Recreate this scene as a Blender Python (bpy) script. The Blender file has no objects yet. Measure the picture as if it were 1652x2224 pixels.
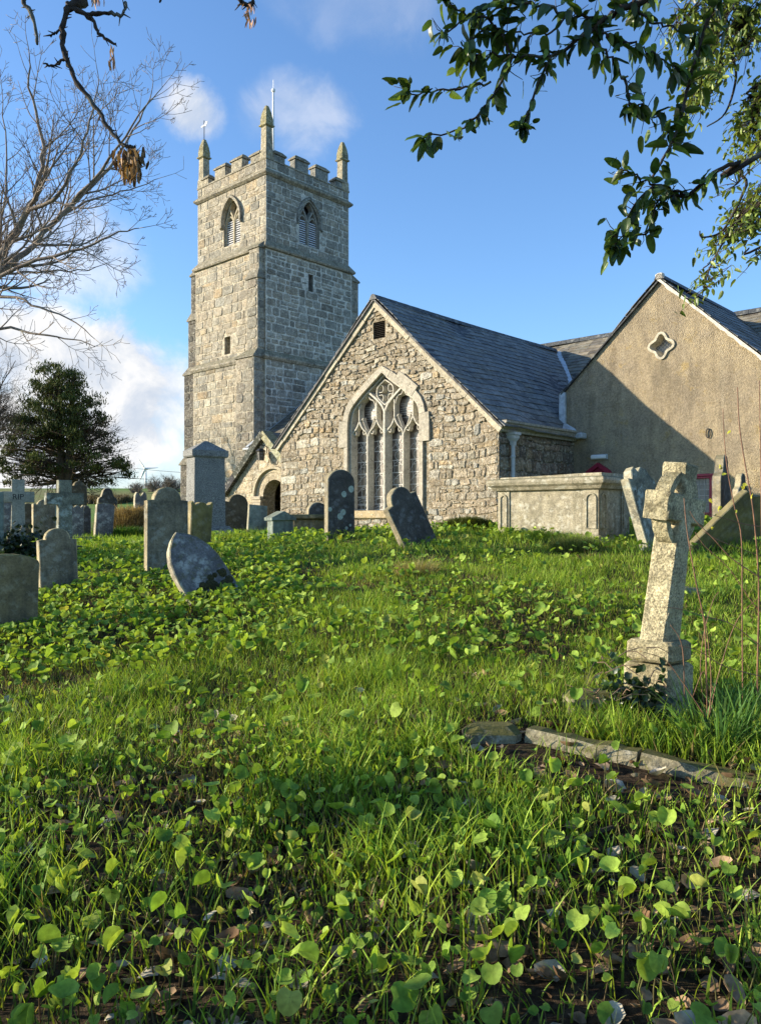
import bpy, math, random
import numpy as np
from mathutils import Vector, Matrix, geometry
random.seed(7)
RNG = np.random.default_rng(11)
SC = bpy.context.scene
COL = SC.collection
EYE = 1.62            # camera height above the ground it stands on
F = 1752.0            # focal length in the units of the photo measurements
CX, HY = 826.0, 1125.0
PI = math.pi

def P(px, py, Y):
    return Vector(((px - CX) / F * Y, Y, EYE + (HY - py) / F * Y))

# ------------------------------------------------------------------ ground
_gy = [-8, 0, 2.4, 4.8, 7.5, 10, 12, 14, 16, 20, 30, 45, 70, 150, 250, 600, 1500]
_gz = [-1.75, -1.62, -1.48, -1.19, -.95, -.70, -.47, -.31, -.28, -.38, -.75, -1.3, -1.0, 4.6, 9.2, 19, 30]
_ly = [0, 5, 8, 11, 14, 18, 25, 60]
_lz = [.02, .06, .085, .085, .055, .03, .0, .0]
def gz(x, y):
    x = np.asarray(x, float); y = np.asarray(y, float)
    z = 0
    for d in (-.8, -.4, 0, .4, .8):
        z = z + np.interp(y + d, _gy, _gz) / 5
    lat = np.interp(y, _ly, _lz)
    z = z + lat * np.clip(x, -9, 0) + .03 * np.clip(x, 0, 8) * np.interp(y, [0, 20, 30], [1, 1, 0])
    near = np.clip((60 - y) / 30, 0, 1)
    z = z + near * (.022 * np.sin(2.1 * x + 1.3 * y) + .02 * np.sin(1.1 * x - 2.7 * y + 1) + .012 * np.sin(5.3 * x + 4.1 * y))
    return z + EYE
def gzf(x, y): return float(gz(x, y))
def ysolve(px, py, lo=3.0, hi=13.5):
    for Y in np.arange(lo, hi, .02):
        if EYE + (HY - py) / F * Y <= gzf((px - CX) / F * Y, Y): return float(Y)
    return hi

# ------------------------------------------------------------------ nodes
class G:
    def __init__(s, name):
        s.m = bpy.data.materials.new(name); s.m.use_nodes = True
        s.t = s.m.node_tree; s.t.nodes.clear()
    def n(s, typ, props=None, **inp):
        nd = s.t.nodes.new('ShaderNode' + typ)
        for k, v in (props or {}).items(): setattr(nd, k, v)
        for k, v in inp.items():
            key = int(k[1:]) if k[0] == '_' else k.replace('__', ' ')
            s.set(nd.inputs[key], v)
        return nd
    def set(s, sock, v):
        if isinstance(v, bpy.types.NodeSocket): s.t.links.new(v, sock)
        elif isinstance(v, bpy.types.Node): s.t.links.new(v.outputs[0], sock)
        elif isinstance(v, tuple) and len(v) == 3 and sock.type == 'RGBA': sock.default_value = (*v, 1)
        else: sock.default_value = v
    def noise(s, vec, scale, detail=5, rough=.6, dist=0):
        return s.n('TexNoise', None, Vector=vec, Scale=scale, Detail=detail, Roughness=rough, Distortion=dist).outputs[0]
    def ramp(s, fac, a, b, lo=0., hi=1.):
        return s.n('MapRange', {'interpolation_type': 'SMOOTHSTEP'}, Value=fac, _1=a, _2=b, _3=lo, _4=hi).outputs[0]
    def math(s, op, a, b=0.): return s.n('Math', {'operation': op}, _0=a, _1=b).outputs[0]
    def mix(s, f, a, b, mode='MIX'): return s.n('MixRGB', {'blend_type': mode}, Fac=f, Color1=a, Color2=b).outputs[0]
    def bump(s, h, strength, dist, normal=None):
        nd = s.n('Bump', None, Strength=strength, Distance=dist, Height=h)
        if normal is not None: s.set(nd.inputs['Normal'], normal)
        return nd.outputs[0]
    def out(s, sh):
        o = s.t.nodes.new('ShaderNodeOutputMaterial'); s.set(o.inputs[0], sh); return s.m
    def bsdf(s, col, rough=.85, normal=None, spec=.3, **kw):
        b = s.n('BsdfPrincipled', None, Base__Color=col, Roughness=rough)
        b.inputs['Specular IOR Level'].default_value = spec
        if normal is not None: s.set(b.inputs['Normal'], normal)
        for k, v in kw.items(): s.set(b.inputs[k.replace('__', ' ')], v)
        return b.outputs[0]
    def objco(s): return s.n('TexCoord').outputs['Object']
    def attr(s, nm='col'): return s.n('Attribute', {'attribute_name': nm}).outputs['Color']
    def stretch(s, vec, sc): return s.n('Mapping', None, Vector=vec, Scale=sc).outputs[0]

def stone_mat(name, tint=None, var=.35, nscale=9, pale=.0, palecol=(.55, .54, .47), ochre=.0, ochrecol=(.34, .22, .05),
              dark=.0, darkcol=(.05, .048, .04), spots=.0, gscale=50, bump=.6, bscale=28, grain=.0, moss=.0, streak=.0, rough=.9, bd=.012):
    """weathered stone: per-stone colour from the mesh or one tint, speckle, lichen, algae and moss on faces that look up"""
    g = G(name); co = g.objco()
    base = g.attr() if tint is None else g.mix(1, (1, 1, 1), tint, 'MULTIPLY')
    n1 = g.noise(co, nscale, 7, .65)
    c = g.mix(1, base, g.n('CombineColor', None, Red=g.ramp(n1, .25, .75, 1 - var, 1 + var), Green=g.ramp(n1, .25, .75, 1 - var, 1 + var), Blue=g.ramp(n1, .25, .75, 1 - var * 1.05, 1 + var * .9)), 'MULTIPLY')
    if grain:
        gn = g.noise(co, gscale, 4, .75); v = g.ramp(gn, .36, .64, 1 - grain, 1 + grain)
        c = g.mix(1, c, g.n('CombineColor', None, Red=v, Green=v, Blue=v), 'MULTIPLY')
    if streak:
        sn = g.noise(g.stretch(co, (9, 9, .9)), 1.0, 4, .6)
        c = g.mix(g.math('MULTIPLY', g.ramp(sn, .48, .68), streak), c, darkcol)
    if dark:
        dn = g.noise(co, 2.3, 7, .72)
        c = g.mix(g.math('MULTIPLY', g.ramp(dn, .47, .62), dark), c, darkcol)
    if pale:
        pn = g.noise(co, nscale * 1.4, 6, .7); vo = g.n('TexVoronoi', None, Vector=co, Scale=nscale * 1.1).outputs[0]
        f = g.math('MULTIPLY', g.ramp(pn, .50, .60), g.ramp(vo, .75, .35))
        c = g.mix(g.math('MULTIPLY', f, pale), c, palecol)
    if ochre:
        on = g.noise(co, nscale * .45 + 1, 7, .75, .4)
        c = g.mix(g.math('MULTIPLY', g.ramp(on, .6, .68), ochre), c, ochrecol)
    if spots:
        sv = g.n('TexVoronoi', None, Vector=co, Scale=13.).outputs[0]; sn2 = g.noise(co, 4., 4, .6)
        c = g.mix(g.math('MULTIPLY', g.math('MULTIPLY', g.ramp(g.math('ADD', sv, g.math('MULTIPLY', g.noise(co, 40, 3), .25)), .42, .28), g.ramp(sn2, .45, .6)), spots), c, (.06, .055, .04))
    if moss:
        nz = g.n('SeparateXYZ', None, Vector=g.n('NewGeometry').outputs['Normal']).outputs[2]
        mn = g.noise(co, 14, 5, .7)
        f = g.ramp(g.math('ADD', nz, g.math('MULTIPLY', g.math('SUBTRACT', mn, .5), 1.3)), .35, .75)
        c = g.mix(g.math('MULTIPLY', f, moss), c, (.10, .095, .025))
    h = g.math('ADD', g.noise(co, bscale, 8, .7), g.math('MULTIPLY', g.noise(co, bscale * .2, 3, .6), 1.5))
    return g.out(g.bsdf(c, rough, g.bump(h, bump, bd), .25))

def plain_mat(name, col, rough=.6, var=.2, scale=12, bump=0., metallic=0., spec=.4):
    g = G(name); co = g.objco(); n = g.noise(co, scale, 5, .6)
    c = g.mix(g.ramp(n, .3, .7, 0, 1), tuple(x * (1 - var) for x in col), tuple(min(1, x * (1 + var)) for x in col))
    nb = g.bump(g.noise(co, scale * 4, 4), bump, .01) if bump else None
    return g.out(g.bsdf(c, rough, nb, spec, Metallic=metallic))

def leaf_mat(name, trans=.35, rough=.5, spec=.35, var=.2, vein=False):
    g = G(name); a = g.attr(); co = g.objco()
    n = g.noise(co, 30, 3, .6); v = g.ramp(n, .3, .7, 1 - var, 1 + var)
    c = g.mix(1, a, g.n('CombineColor', None, Red=v, Green=v, Blue=v), 'MULTIPLY')
    nb = g.bump(g.noise(co, 90, 3), .25, .004) if vein else None
    p = g.bsdf(c, rough, nb, spec)
    t = g.n('BsdfTranslucent', None, Color=g.mix(1, c, (1.25, 1.15, .5), 'MULTIPLY'))
    return g.out(g.n('MixShader', None, Fac=trans, _1=p, _2=t.outputs[0]).outputs[0])

# ------------------------------------------------------------------ mesh builders
OFF = {}
class MB:
    def __init__(s): s.v = []; s.f = []; s.c = []
    def add(s, pts): i = len(s.v); s.v.extend([tuple(p) for p in pts]); return i
    def face(s, idx, col=(.3, .3, .3)): s.f.append(tuple(idx)); s.c.append(col)
    def poly(s, pts, col=(.3, .3, .3)):
        i = s.add(pts); s.face(range(i, i + len(pts)), col)
    def loft(s, rings, col=(.3, .3, .3), cap0=True, cap1=True, closed=True):
        n = len(rings[0]); ids = [s.add(r) for r in rings]
        for a, b in zip(ids, ids[1:]):
            for k in range(n if closed else n - 1):
                k2 = (k + 1) % n; s.face((a + k, a + k2, b + k2, b + k), col)
        if cap0: s.face([ids[0] + k for k in reversed(range(n))], col)
        if cap1: s.face([ids[-1] + k for k in range(n)], col)
    def box(s, lo, hi, col=(.3, .3, .3), bev=0.):
        x0, y0, z0 = lo; x1, y1, z1 = hi; b = bev
        def ring(z, d): return [(x0 + d, y0, z), (x1 - d, y0, z), (x1, y0 + d, z), (x1, y1 - d, z), (x1 - d, y1, z), (x0 + d, y1, z), (x0, y1 - d, z), (x0, y0 + d, z)]
        def ringi(z, d): return [(x0 + 2 * d, y0 + d, z), (x1 - 2 * d, y0 + d, z), (x1 - d, y0 + 2 * d, z), (x1 - d, y1 - 2 * d, z), (x1 - 2 * d, y1 - d, z), (x0 + 2 * d, y1 - d, z), (x0 + d, y1 - 2 * d, z), (x0 + d, y0 + 2 * d, z)]
        if b: s.loft([ringi(z0, b), ring(z0 + b, b), ring(z1 - b, b), ringi(z1, b)], col)
        else: s.loft([[(x0, y0, z) , (x1, y0, z), (x1, y1, z), (x0, y1, z)] for z in (z0, z1)], col)
    def tube(s, pts, radii, n=5, col=(.3, .3, .3), cap=True):
        pts = [Vector(p) for p in pts]; rings = []
        if not hasattr(radii, '__len__'): radii = [radii] * len(pts)
        u = None
        for i, p in enumerate(pts):
            d = (pts[min(i + 1, len(pts) - 1)] - pts[max(i - 1, 0)])
            d = d.normalized() if d.length > 1e-9 else Vector((0, 0, 1))
            if u is None: u = d.orthogonal().normalized()
            u = u - d * u.dot(d); u = u.normalized() if u.length > 1e-6 else d.orthogonal().normalized()
            w = d.cross(u)
            rings.append([p + (u * math.cos(a) + w * math.sin(a)) * radii[i] for a in [2 * PI * k / n for k in range(n)]])
        s.loft(rings, col, cap, cap)
    def slab(s, outline, t, bev=.012, col=(.3, .3, .3), y0=None, jit=0., edge=None):
        """outline (x,z) counter-clockwise seen from -Y, standing upright, thickness along Y"""
        n = len(outline); o = [Vector(p) for p in outline]; ins = []
        for i in range(n):
            e1 = (o[i] - o[i - 1]); e2 = (o[(i + 1) % n] - o[i])
            n1 = Vector((-e1.y, e1.x)).normalized(); n2 = Vector((-e2.y, e2.x)).normalized()
            m = n1 + n2; m = m.normalized() if m.length > 1e-4 else n1
            ins.append(o[i] + m * bev)
        a = -t / 2 if y0 is None else y0; b = a + t
        R = lambda pts, y: [(p.x + random.uniform(-jit, jit), y, p.y + random.uniform(-jit, jit)) for p in pts]
        n0 = len(s.f); s.loft([R(ins, a), R(o, a + bev), R(o, b - bev), R(ins, b)], col)
        if edge:
            for k in range(n0, n0 + 2 * n): s.c[k] = edge
    def xf(s, M, i0=0):
        for i in range(i0, len(s.v)): s.v[i] = tuple(M @ Vector(s.v[i]))
    def build(s, name, mat, parent=None, off=None, smooth=False):
        if off is None: off = OFF.get(parent.name, (0, 0, 0)) if parent else (0, 0, 0)
        me = bpy.data.meshes.new(name)
        me.from_pydata([(x - off[0], y - off[1], z - off[2]) for x, y, z in s.v], [], s.f)
        at = me.attributes.new('col', 'FLOAT_COLOR', 'FACE')
        at.data.foreach_set('color', np.array([(*c, 1.) for c in s.c], np.float32).ravel())
        if smooth: me.polygons.foreach_set('use_smooth', [True] * len(me.polygons))
        me.materials.append(mat); me.update()
        o = bpy.data.objects.new(name, me); COL.objects.link(o)
        if parent: o.parent = parent
        OFF[o.name] = off
        return o

def np_mesh(name, V, tris, C, mat, parent=None, smooth=True):
    """mesh from arrays: V (n,3), tris (m,3), C (n,3) point colours"""
    me = bpy.data.meshes.new(name); n, m = len(V), len(tris)
    me.vertices.add(n); me.vertices.foreach_set('co', np.asarray(V, np.float32).ravel())
    me.loops.add(m * 3); me.loops.foreach_set('vertex_index', np.asarray(tris, np.int32).ravel())
    me.polygons.add(m); me.polygons.foreach_set('loop_start', np.arange(0, m * 3, 3, dtype=np.int32))
    me.polygons.foreach_set('use_smooth', np.full(m, smooth))
    at = me.attributes.new('col', 'FLOAT_COLOR', 'POINT')
    at.data.foreach_set('color', np.concatenate([np.clip(C, 0, 1), np.ones((n, 1))], 1).astype(np.float32).ravel())
    me.materials.append(mat); me.update(calc_edges=True); me.validate()
    o = bpy.data.objects.new(name, me); COL.objects.link(o)
    if parent: o.parent = parent
    return o

def tag(o, label=None, cat=None, group=None, kind=None):
    if label: o['label'] = label
    if cat: o['category'] = cat
    if group: o['group'] = group
    if kind: o['kind'] = kind
    return o
def thing(name, label, cat, loc=(0, 0, 0), rotz=0., group=None, rot=None):
    o = bpy.data.objects.new(name, None); COL.objects.link(o); o.location = loc
    o.rotation_euler = rot if rot else (0, 0, rotz); o.empty_display_size = .2
    OFF[o.name] = (0, 0, 0)
    return tag(o, label, cat, group)
# church frame: x runs along the south fronts to the right, y runs into the picture, z from the eye
TH = math.radians(-42.6); CT, ST = math.cos(TH), math.sin(TH)
def cw(x, y, z=0): return Vector((CT * x - ST * y, ST * x + CT * y, z + EYE))
def cthing(name, label, cat, base, group=None):
    o = thing(name, label, cat, cw(*base), TH, group); OFF[o.name] = base; return o

# ------------------------------------------------------------------ masonry, slates, bars
def clip_poly(pts, planes):
    for a, b, d in planes:                     # keep a*u + b*v <= d
        out = []
        for i in range(len(pts)):
            p, q = pts[i - 1], pts[i]; fp = a * p[0] + b * p[1] - d; fq = a * q[0] + b * q[1] - d
            if (fp < 0) != (fq < 0):
                t = fp / (fp - fq); out.append((p[0] + (q[0] - p[0]) * t, p[1] + (q[1] - p[1]) * t))
            if fq <= 0: out.append(q)
        pts = out
        if len(pts) < 3: return []
    return pts
def parea(p): return .5 * abs(sum(p[i - 1][0] * p[i][1] - p[i][0] * p[i - 1][1] for i in range(len(p))))
def masonry(mb, O, U, N, u0, u1, v0, v1, ch=(.2, .34), cwid=(.25, .6), gap=.022, out=.03, pal=None, planes=(), hole=None,
            wave=.0, split=.2, quoin=(None, None), jit=.016, seed=0, rnd=.22):
    R = random.Random(seed); O, U, N = Vector(O), Vector(U), Vector(N); V = Vector((0, 0, 1))
    ph = R.uniform(0, 6)
    def stone(a, b, c, d):
        w, h = b - a, d - c
        if w < .05 or h < .04: return
        m = min(w, h) * rnd * R.uniform(.6, 1.3)
        j = lambda: R.uniform(-jit, jit)
        pts = [(a + m + j(), c + j()), (a + w * .5, c + j()), (b - m + j(), c + j()), (b + j(), c + m + j()), (b + j(), d - m + j()), (b - m + j(), d + j()), (a + w * .5, d + j()), (a + m + j(), d + j()), (a + j(), d - m + j()), (a + j(), c + m + j())]
        if wave: pts = [(p, q + wave * math.sin(p * 1.9 + ph) + wave * .5 * math.sin(p * 4.3 + q)) for p, q in pts]
        pts = clip_poly(pts, planes)
        if len(pts) < 3 or parea(pts) < .006: return
        if hole:
            ins = [hole(p, q) for p, q in pts]
            cu = sum(p for p, q in pts) / len(pts); cv = sum(q for p, q in pts) / len(pts)
            if hole(cu, cv) or sum(ins) > len(pts) * .5: return
            if any(ins): 
                new = []
                for (p, q), i_ in zip(pts, ins):
                    t = 0
                    while i_ and hole(p + (cu - p) * t, q + (cv - q) * t) and t < .9: t += .1
                    new.append((p + (cu - p) * t, q + (cv - q) * t))
                pts = new
        cu = sum(p for p, q in pts) / len(pts); cv = sum(q for p, q in pts) / len(pts)
        col = pal(R); n = len(pts); base = out * R.uniform(.45, 1.25); tu, tv = R.uniform(-.03, .03), R.uniform(-.03, .03)
        bw = min(.028, .16 * min(w, h)); r = math.sqrt(parea(pts)) ; k = 1 - bw * 2 / r
        def at(p, q, dd): return O + U * p + V * q + N * dd
        r0 = [at(p, q, -.004) for p, q in pts]; r1 = [at(cu + (p - cu) * (1 + k) / 2, cv + (q - cv) * (1 + k) / 2, base * .75) for p, q in pts]
        r2 = [at(cu + (p - cu) * k, cv + (q - cv) * k, base + tu * (p - cu) + tv * (q - cv)) for p, q in pts]
        mb.loft([r0, r1, r2], col, False, True)
    v = v0; row = 0
    while v < v1 - .05:
        h = R.uniform(*ch); h = min(h, v1 - v); u = u0 + gap
        if v1 - v - h < ch[0] * .5: h = v1 - v
        ends = []
        if quoin[0] is not None:
            w = quoin[0] * (R.uniform(.9, 1.15) if row % 2 else R.uniform(.5, .65)); stone(u, u + w - gap, v + gap / 2, v + h - gap / 2); u += w
        stop = u1 - gap
        if quoin[1] is not None:
            w = quoin[1] * (R.uniform(.5, .65) if row % 2 else R.uniform(.9, 1.15)); stone(stop - w, stop, v + gap / 2, v + h - gap / 2); stop -= w + gap
        while u < stop - .06:
            w = R.uniform(*cwid) * (1 if R.random() < .8 else .6)
            if stop - u - w < cwid[0] * .6: w = stop - u
            a, b = u, u + w - gap
            if R.random() < split and h > ch[0] * 1.1:
                s_ = v + h * R.uniform(.35, .65)
                if w > cwid[0] * 1.7 and R.random() < .5:
                    mid = a + w * R.uniform(.35, .65)
                    stone(a, mid - gap, v + gap / 2, s_ - gap / 2); stone(mid, b, v + gap / 2, s_ - gap / 2)
                else: stone(a, b, v + gap / 2, s_ - gap / 2)
                stone(a, b, s_ + gap / 2, v + h - gap / 2)
            else: stone(a, b, v + gap / 2, v + h - gap / 2)
            u += w
        v += h; row += 1

def slates(mb, O, U, D, N, width, length, sw=.28, row=.2, pal=None, seed=0, thick=.012):
    R = random.Random(seed); O, U, D, N = Vector(O), Vector(U), Vector(D), Vector(N)
    k = 0; d = 0.
    while d < length - .01:
        rr = row * (1 + .35 * d / length); u = -sw * R.uniform(.2, .8)
        d1 = min(d + rr, length)
        while u < width:
            w = sw * R.uniform(.75, 1.3); a, b = max(u, 0), min(u + w - .006, width)
            if b - a > .02:
                c = pal(R); lift = thick * R.uniform(.8, 1.7); dj = R.uniform(-.014, .016) + (R.uniform(.03, .07) if R.random() < .03 else 0); tw = R.uniform(-.010, .010)
                def at(p, q, h): return O + U * p + D * q + N * (h + .03 * math.sin(p * 1.15 + seed) * math.sin(q * 1.4 + 1) + .010 * math.sin(p * 3.1 + q * 2.3))
                top = [at(a, d, .002), at(b, d, .002)]; bot = [at(b, d1 + dj + tw, lift), at(a, d1 + dj - tw, lift)]
                lo = [at(b, d1 + dj + tw, -.004), at(a, d1 + dj - tw, -.004)]
                i = mb.add(top + bot + lo)
                mb.face((i, i + 3, i + 2, i + 1), c); mb.face((i + 3, i + 5, i + 4, i + 2), c)
                mb.face((i + 1, i + 2, i + 4), c); mb.face((i, i + 5, i + 3), c)
            u += w
        d += rr; k += 1

def bar(mb, path, O, U, N, hf, hb, d0, d1, col, closed=False):
    """moulded stone bar along a path in the wall plane: hf/hb half-widths at the front (depth d0) and back (depth d1)"""
    O, U, N = Vector(O), Vector(U), Vector(N); V = Vector((0, 0, 1)); n = len(path); rings = []
    for i, p in enumerate(path):
        a = path[(i - 1) % n] if (closed or i) else p; b = path[(i + 1) % n] if (closed or i < n - 1) else p
        t = Vector((b[0] - a[0], b[1] - a[1])); t = t.normalized() if t.length > 1e-9 else Vector((0, 1)); q = Vector((-t.y, t.x))
        def at(h, dd): return O + U * (p[0] + q.x * h) + V * (p[1] + q.y * h) - N * dd
        rings.append([at(-hb, d1), at(-hf, d0), at(hf, d0), at(hb, d1)])
    if closed: rings.append(rings[0])
    mb.loft(rings, col, not closed, not closed)

def arch_pts(half, spring, apex, n=8, power=None, prof=None):
    """right foot -> apex -> left foot of a pointed arch"""
    if prof: r = [(half * a, spring + (apex - spring) * b) for a, b in prof]
    else:                                       # two-centred
        h = apex - spring; R_ = (half * half + h * h) / (2 * half); cx = half - R_; a1 = math.atan2(h, -cx)
        r = [(cx + R_ * math.cos(a1 * k / n), spring + R_ * math.sin(a1 * k / n)) for k in range(n + 1)]
    r[-1] = (0., r[-1][1])
    return r + [(-u, v) for u, v in reversed(r[:-1])]
def wall_with_holes(mb, O, U, outer, holes, col):
    O, U = Vector(O), Vector(U); V = Vector((0, 0, 1))
    polys = [[Vector((a, b, 0)) for a, b in q] for q in [outer] + holes]
    flat = [p for q in polys for p in q]
    i = mb.add([O + U * p.x + V * p.y for p in flat])
    for t in geometry.tessellate_polygon(polys): mb.face([i + k for k in t], col)
def reveal(mb, O, U, N, outline, depth, col):
    O, U, N = Vector(O), Vector(U), Vector(N); V = Vector((0, 0, 1))
    mb.loft([[O + U * a + V * b - N * d for a, b in outline] for d in (-.002, depth)], col, False, False)
def inside(poly):
    def f(x, y):
        c = False
        for i in range(len(poly)):
            x0, y0 = poly[i - 1]; x1, y1 = poly[i]
            if (y0 > y) != (y1 > y) and x < (x1 - x0) * (y - y0) / (y1 - y0) + x0: c = not c
        return c
    return f
def pal(base, var=.12, odd=None, podd=.12):
    def f(R):
        b = odd[R.randrange(len(odd))] if odd and R.random() < podd else base
        k = 1 + R.uniform(-var, var) * 1.6; w = R.uniform(-var, var) * .35
        return (b[0] * k * (1 + w), b[1] * k, b[2] * k * (1 - w))
    return f
gm = MB()
xs = np.concatenate([np.linspace(-900, -60, 15), np.linspace(-55, -14, 22), np.linspace(-13, 13, 80), np.linspace(14, 55, 22), np.linspace(60, 900, 15)])
ys = np.concatenate([np.linspace(-60, -2, 12), np.linspace(-1.5, 20, 110), np.linspace(20.5, 60, 60), np.linspace(65, 300, 40), np.linspace(330, 1400, 20)])
XX, YY = np.meshgrid(xs, ys); ZZ = gz(XX, YY)
n0 = len(xs); V_ = np.stack([XX, YY, ZZ], -1).reshape(-1, 3)
idx = np.arange(len(V_)).reshape(len(ys), n0); a, b, c, d = idx[:-1, :-1].ravel(), idx[:-1, 1:].ravel(), idx[1:, 1:].ravel(), idx[1:, :-1].ravel()
T_ = np.concatenate([np.stack([a, b, c], 1), np.stack([a, c, d], 1)])
def ground_mat():
    g = G('churchyard soil'); co = g.n('NewGeometry').outputs['Position']
    n1 = g.noise(co, 3., 8, .7); n2 = g.noise(co, 26., 6, .7); n3 = g.noise(co, .9, 4, .6)
    soil = g.mix(g.ramp(n2, .35, .68), (.018, .012, .008), (.085, .058, .034)); soil = g.mix(g.ramp(n1, .5, .7, 0, .5), soil, (.05, .055, .018))
    grass = g.mix(g.ramp(n2, .3, .7), (.045, .09, .014), (.12, .19, .03)); fld = g.mix(g.ramp(g.noise(co, .02, 5, .6), .4, .6), (.13, .22, .04), (.20, .19, .07))
    y = g.n('SeparateXYZ', None, Vector=co).outputs[1]
    c = g.mix(g.ramp(g.math('ADD', y, g.math('MULTIPLY', g.math('SUBTRACT', n3, .5), 5.)), 9., 15.), soil, grass); c = g.mix(g.ramp(y, 50, 90), c, fld)
    return g.out(g.bsdf(c, .95, g.bump(g.math('ADD', n2, n1), .8, .05), .1))
tag(np_mesh('ground', V_, T_, np.full((len(V_), 3), .2), ground_mat()), kind='structure')
# ------------------------------------------------------------------ materials
M = {}
M['tower'] = stone_mat('tower granite', None, .34, 7, grain=.30, gscale=16, pale=.45, palecol=(.46, .45, .38), ochre=.35, ochrecol=(.30, .23, .10), dark=.45, darkcol=(.10, .092, .075), bump=.9, bscale=22, bd=.03, moss=.35)
M['gable'] = stone_mat('rubble stone', None, .36, 9, grain=.36, gscale=24, pale=.6, palecol=(.60, .57, .47), ochre=.45, ochrecol=(.33, .21, .06), dark=.35, darkcol=(.11, .09, .06), bump=1., bscale=20, bd=.05)
M['dressed'] = stone_mat('dressed granite', None, .22, 12, spots=.75, pale=.35, palecol=(.62, .60, .50), ochre=.3, ochrecol=(.36, .25, .10), dark=.30, darkcol=(.14, .13, .105), bump=.5, bscale=40, grain=.16, gscale=40)
M['coping'] = stone_mat('lichened coping', None, .4, 9, grain=.3, gscale=20, pale=.5, ochre=.5, dark=.5, bump=.8, moss=.35)
M['slate'] = stone_mat('roof slate', None, .28, 5, grain=.25, gscale=14, pale=.55, palecol=(.26, .26, .235), ochre=.3, ochrecol=(.17, .15, .07), dark=.2, darkcol=(.02, .022, .026), bump=.5, bscale=30, rough=.62)
M['mossy_slate'] = stone_mat('mossy roof slate', None, .3, 5, pale=.25, palecol=(.25, .25, .22), ochre=.95, ochrecol=(.22, .16, .03), bump=.5, bscale=30, rough=.8)
M['lead'] = plain_mat('lead flashing', (.42, .45, .47), .5, .25, 9, .3)
M['dark'] = plain_mat('dark recess', (.012, .011, .010), .9)
M['louvre'] = plain_mat('pale painted louvre', (.62, .62, .62), .6, .12)
M['grille'] = plain_mat('brown vent metal', (.05, .042, .034), .6)
M['iron'] = plain_mat('black iron', (.018, .018, .018), .5)
M['white'] = plain_mat('white paint', (.74, .74, .72), .5, .06)
M['offwhite'] = plain_mat('limewashed mortar', (.52, .49, .42), .85, .2, 20, .4)
M['pipe'] = plain_mat('grey painted pipe', (.42, .44, .45), .5, .1)
M['red'] = plain_mat('crimson paint', (.27, .014, .04), .45, .15)
M['door'] = plain_mat('old oak', (.055, .04, .027), .8, .35, 18, .4)
M['leading'] = plain_mat('grey lead cames', (.46, .44, .40), .7, .25, 30)
def render_mat():
    g = G('pebbledash render'); co = g.objco(); sp = g.noise(co, 20, 6, .8); mo = g.noise(co, 4.5, 7, .75)
    n1 = g.noise(co, 1.1, 7, .66); n2 = g.noise(co, 90, 3, .7); n3 = g.noise(g.stretch(co, (3, 3, .6)), 1., 5, .6)
    c = g.mix(g.ramp(n1, .36, .66), (.36, .30, .212), (.475, .385, .245))
    c = g.mix(g.math('MULTIPLY', g.ramp(n3, .47, .66), .45), c, (.19, .155, .105)); n4 = g.noise(g.stretch(co, (6, 6, .35)), 1., 3, .5); c = g.mix(g.math('MULTIPLY', g.ramp(n4, .58, .68), .2), c, (.50, .44, .32))
    zz = g.n('SeparateXYZ', None, Vector=co).outputs[2]
    c = g.mix(g.ramp(n2, .3, .7, 0, .55), c, (.10, .075, .045))
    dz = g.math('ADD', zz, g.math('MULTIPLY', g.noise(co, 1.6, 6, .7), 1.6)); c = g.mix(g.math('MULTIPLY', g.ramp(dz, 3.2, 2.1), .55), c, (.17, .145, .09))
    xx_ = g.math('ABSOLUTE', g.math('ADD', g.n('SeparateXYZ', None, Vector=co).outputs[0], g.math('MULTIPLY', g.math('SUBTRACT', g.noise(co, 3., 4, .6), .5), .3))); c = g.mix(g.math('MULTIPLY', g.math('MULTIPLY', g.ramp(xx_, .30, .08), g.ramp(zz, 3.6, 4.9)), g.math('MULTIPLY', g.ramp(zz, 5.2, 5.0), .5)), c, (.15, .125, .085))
    vo = g.n('TexVoronoi', None, Vector=co, Scale=55.).outputs[0]
    c = g.mix(g.math('MULTIPLY', g.ramp(vo, .22, .08), .6), c, (.58, .52, .40))
    on = g.noise(co, 2.6, 8, .75); c = g.mix(g.math('MULTIPLY', g.ramp(on, .54, .7), .7), c, (.36, .255, .085))
    v_ = g.math('MULTIPLY', g.ramp(sp, .34, .66, .74, 1.26), g.ramp(mo, .35, .65, .86, 1.12)); c = g.mix(1, c, g.n('CombineColor', None, Red=v_, Green=v_, Blue=v_), 'MULTIPLY')
    h = g.math('ADD', g.math('MULTIPLY', vo, -1.), g.math('MULTIPLY', n2, .5))
    return g.out(g.bsdf(c, .95, g.bump(h, .9, .02), .15))
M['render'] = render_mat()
def glass_mat(name, col, colb):
    g = G(name); co = g.objco()
    vo = g.n('TexVoronoi', None, Vector=g.stretch(co, (7, 7, 5)), Scale=1.).outputs[1]
    c = g.mix(g.ramp(g.n('SeparateXYZ', None, Vector=vo).outputs[0], .2, .9), col, colb)
    return g.out(g.bsdf(c, .28, g.bump(g.noise(co, 14, 2), .25, .01), .5))
M['glass'] = glass_mat('old stained glass', (.045, .035, .028), (.17, .13, .10))
M['pane'] = glass_mat('leaded window glass', (.10, .10, .10), (.17, .165, .155))

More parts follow.
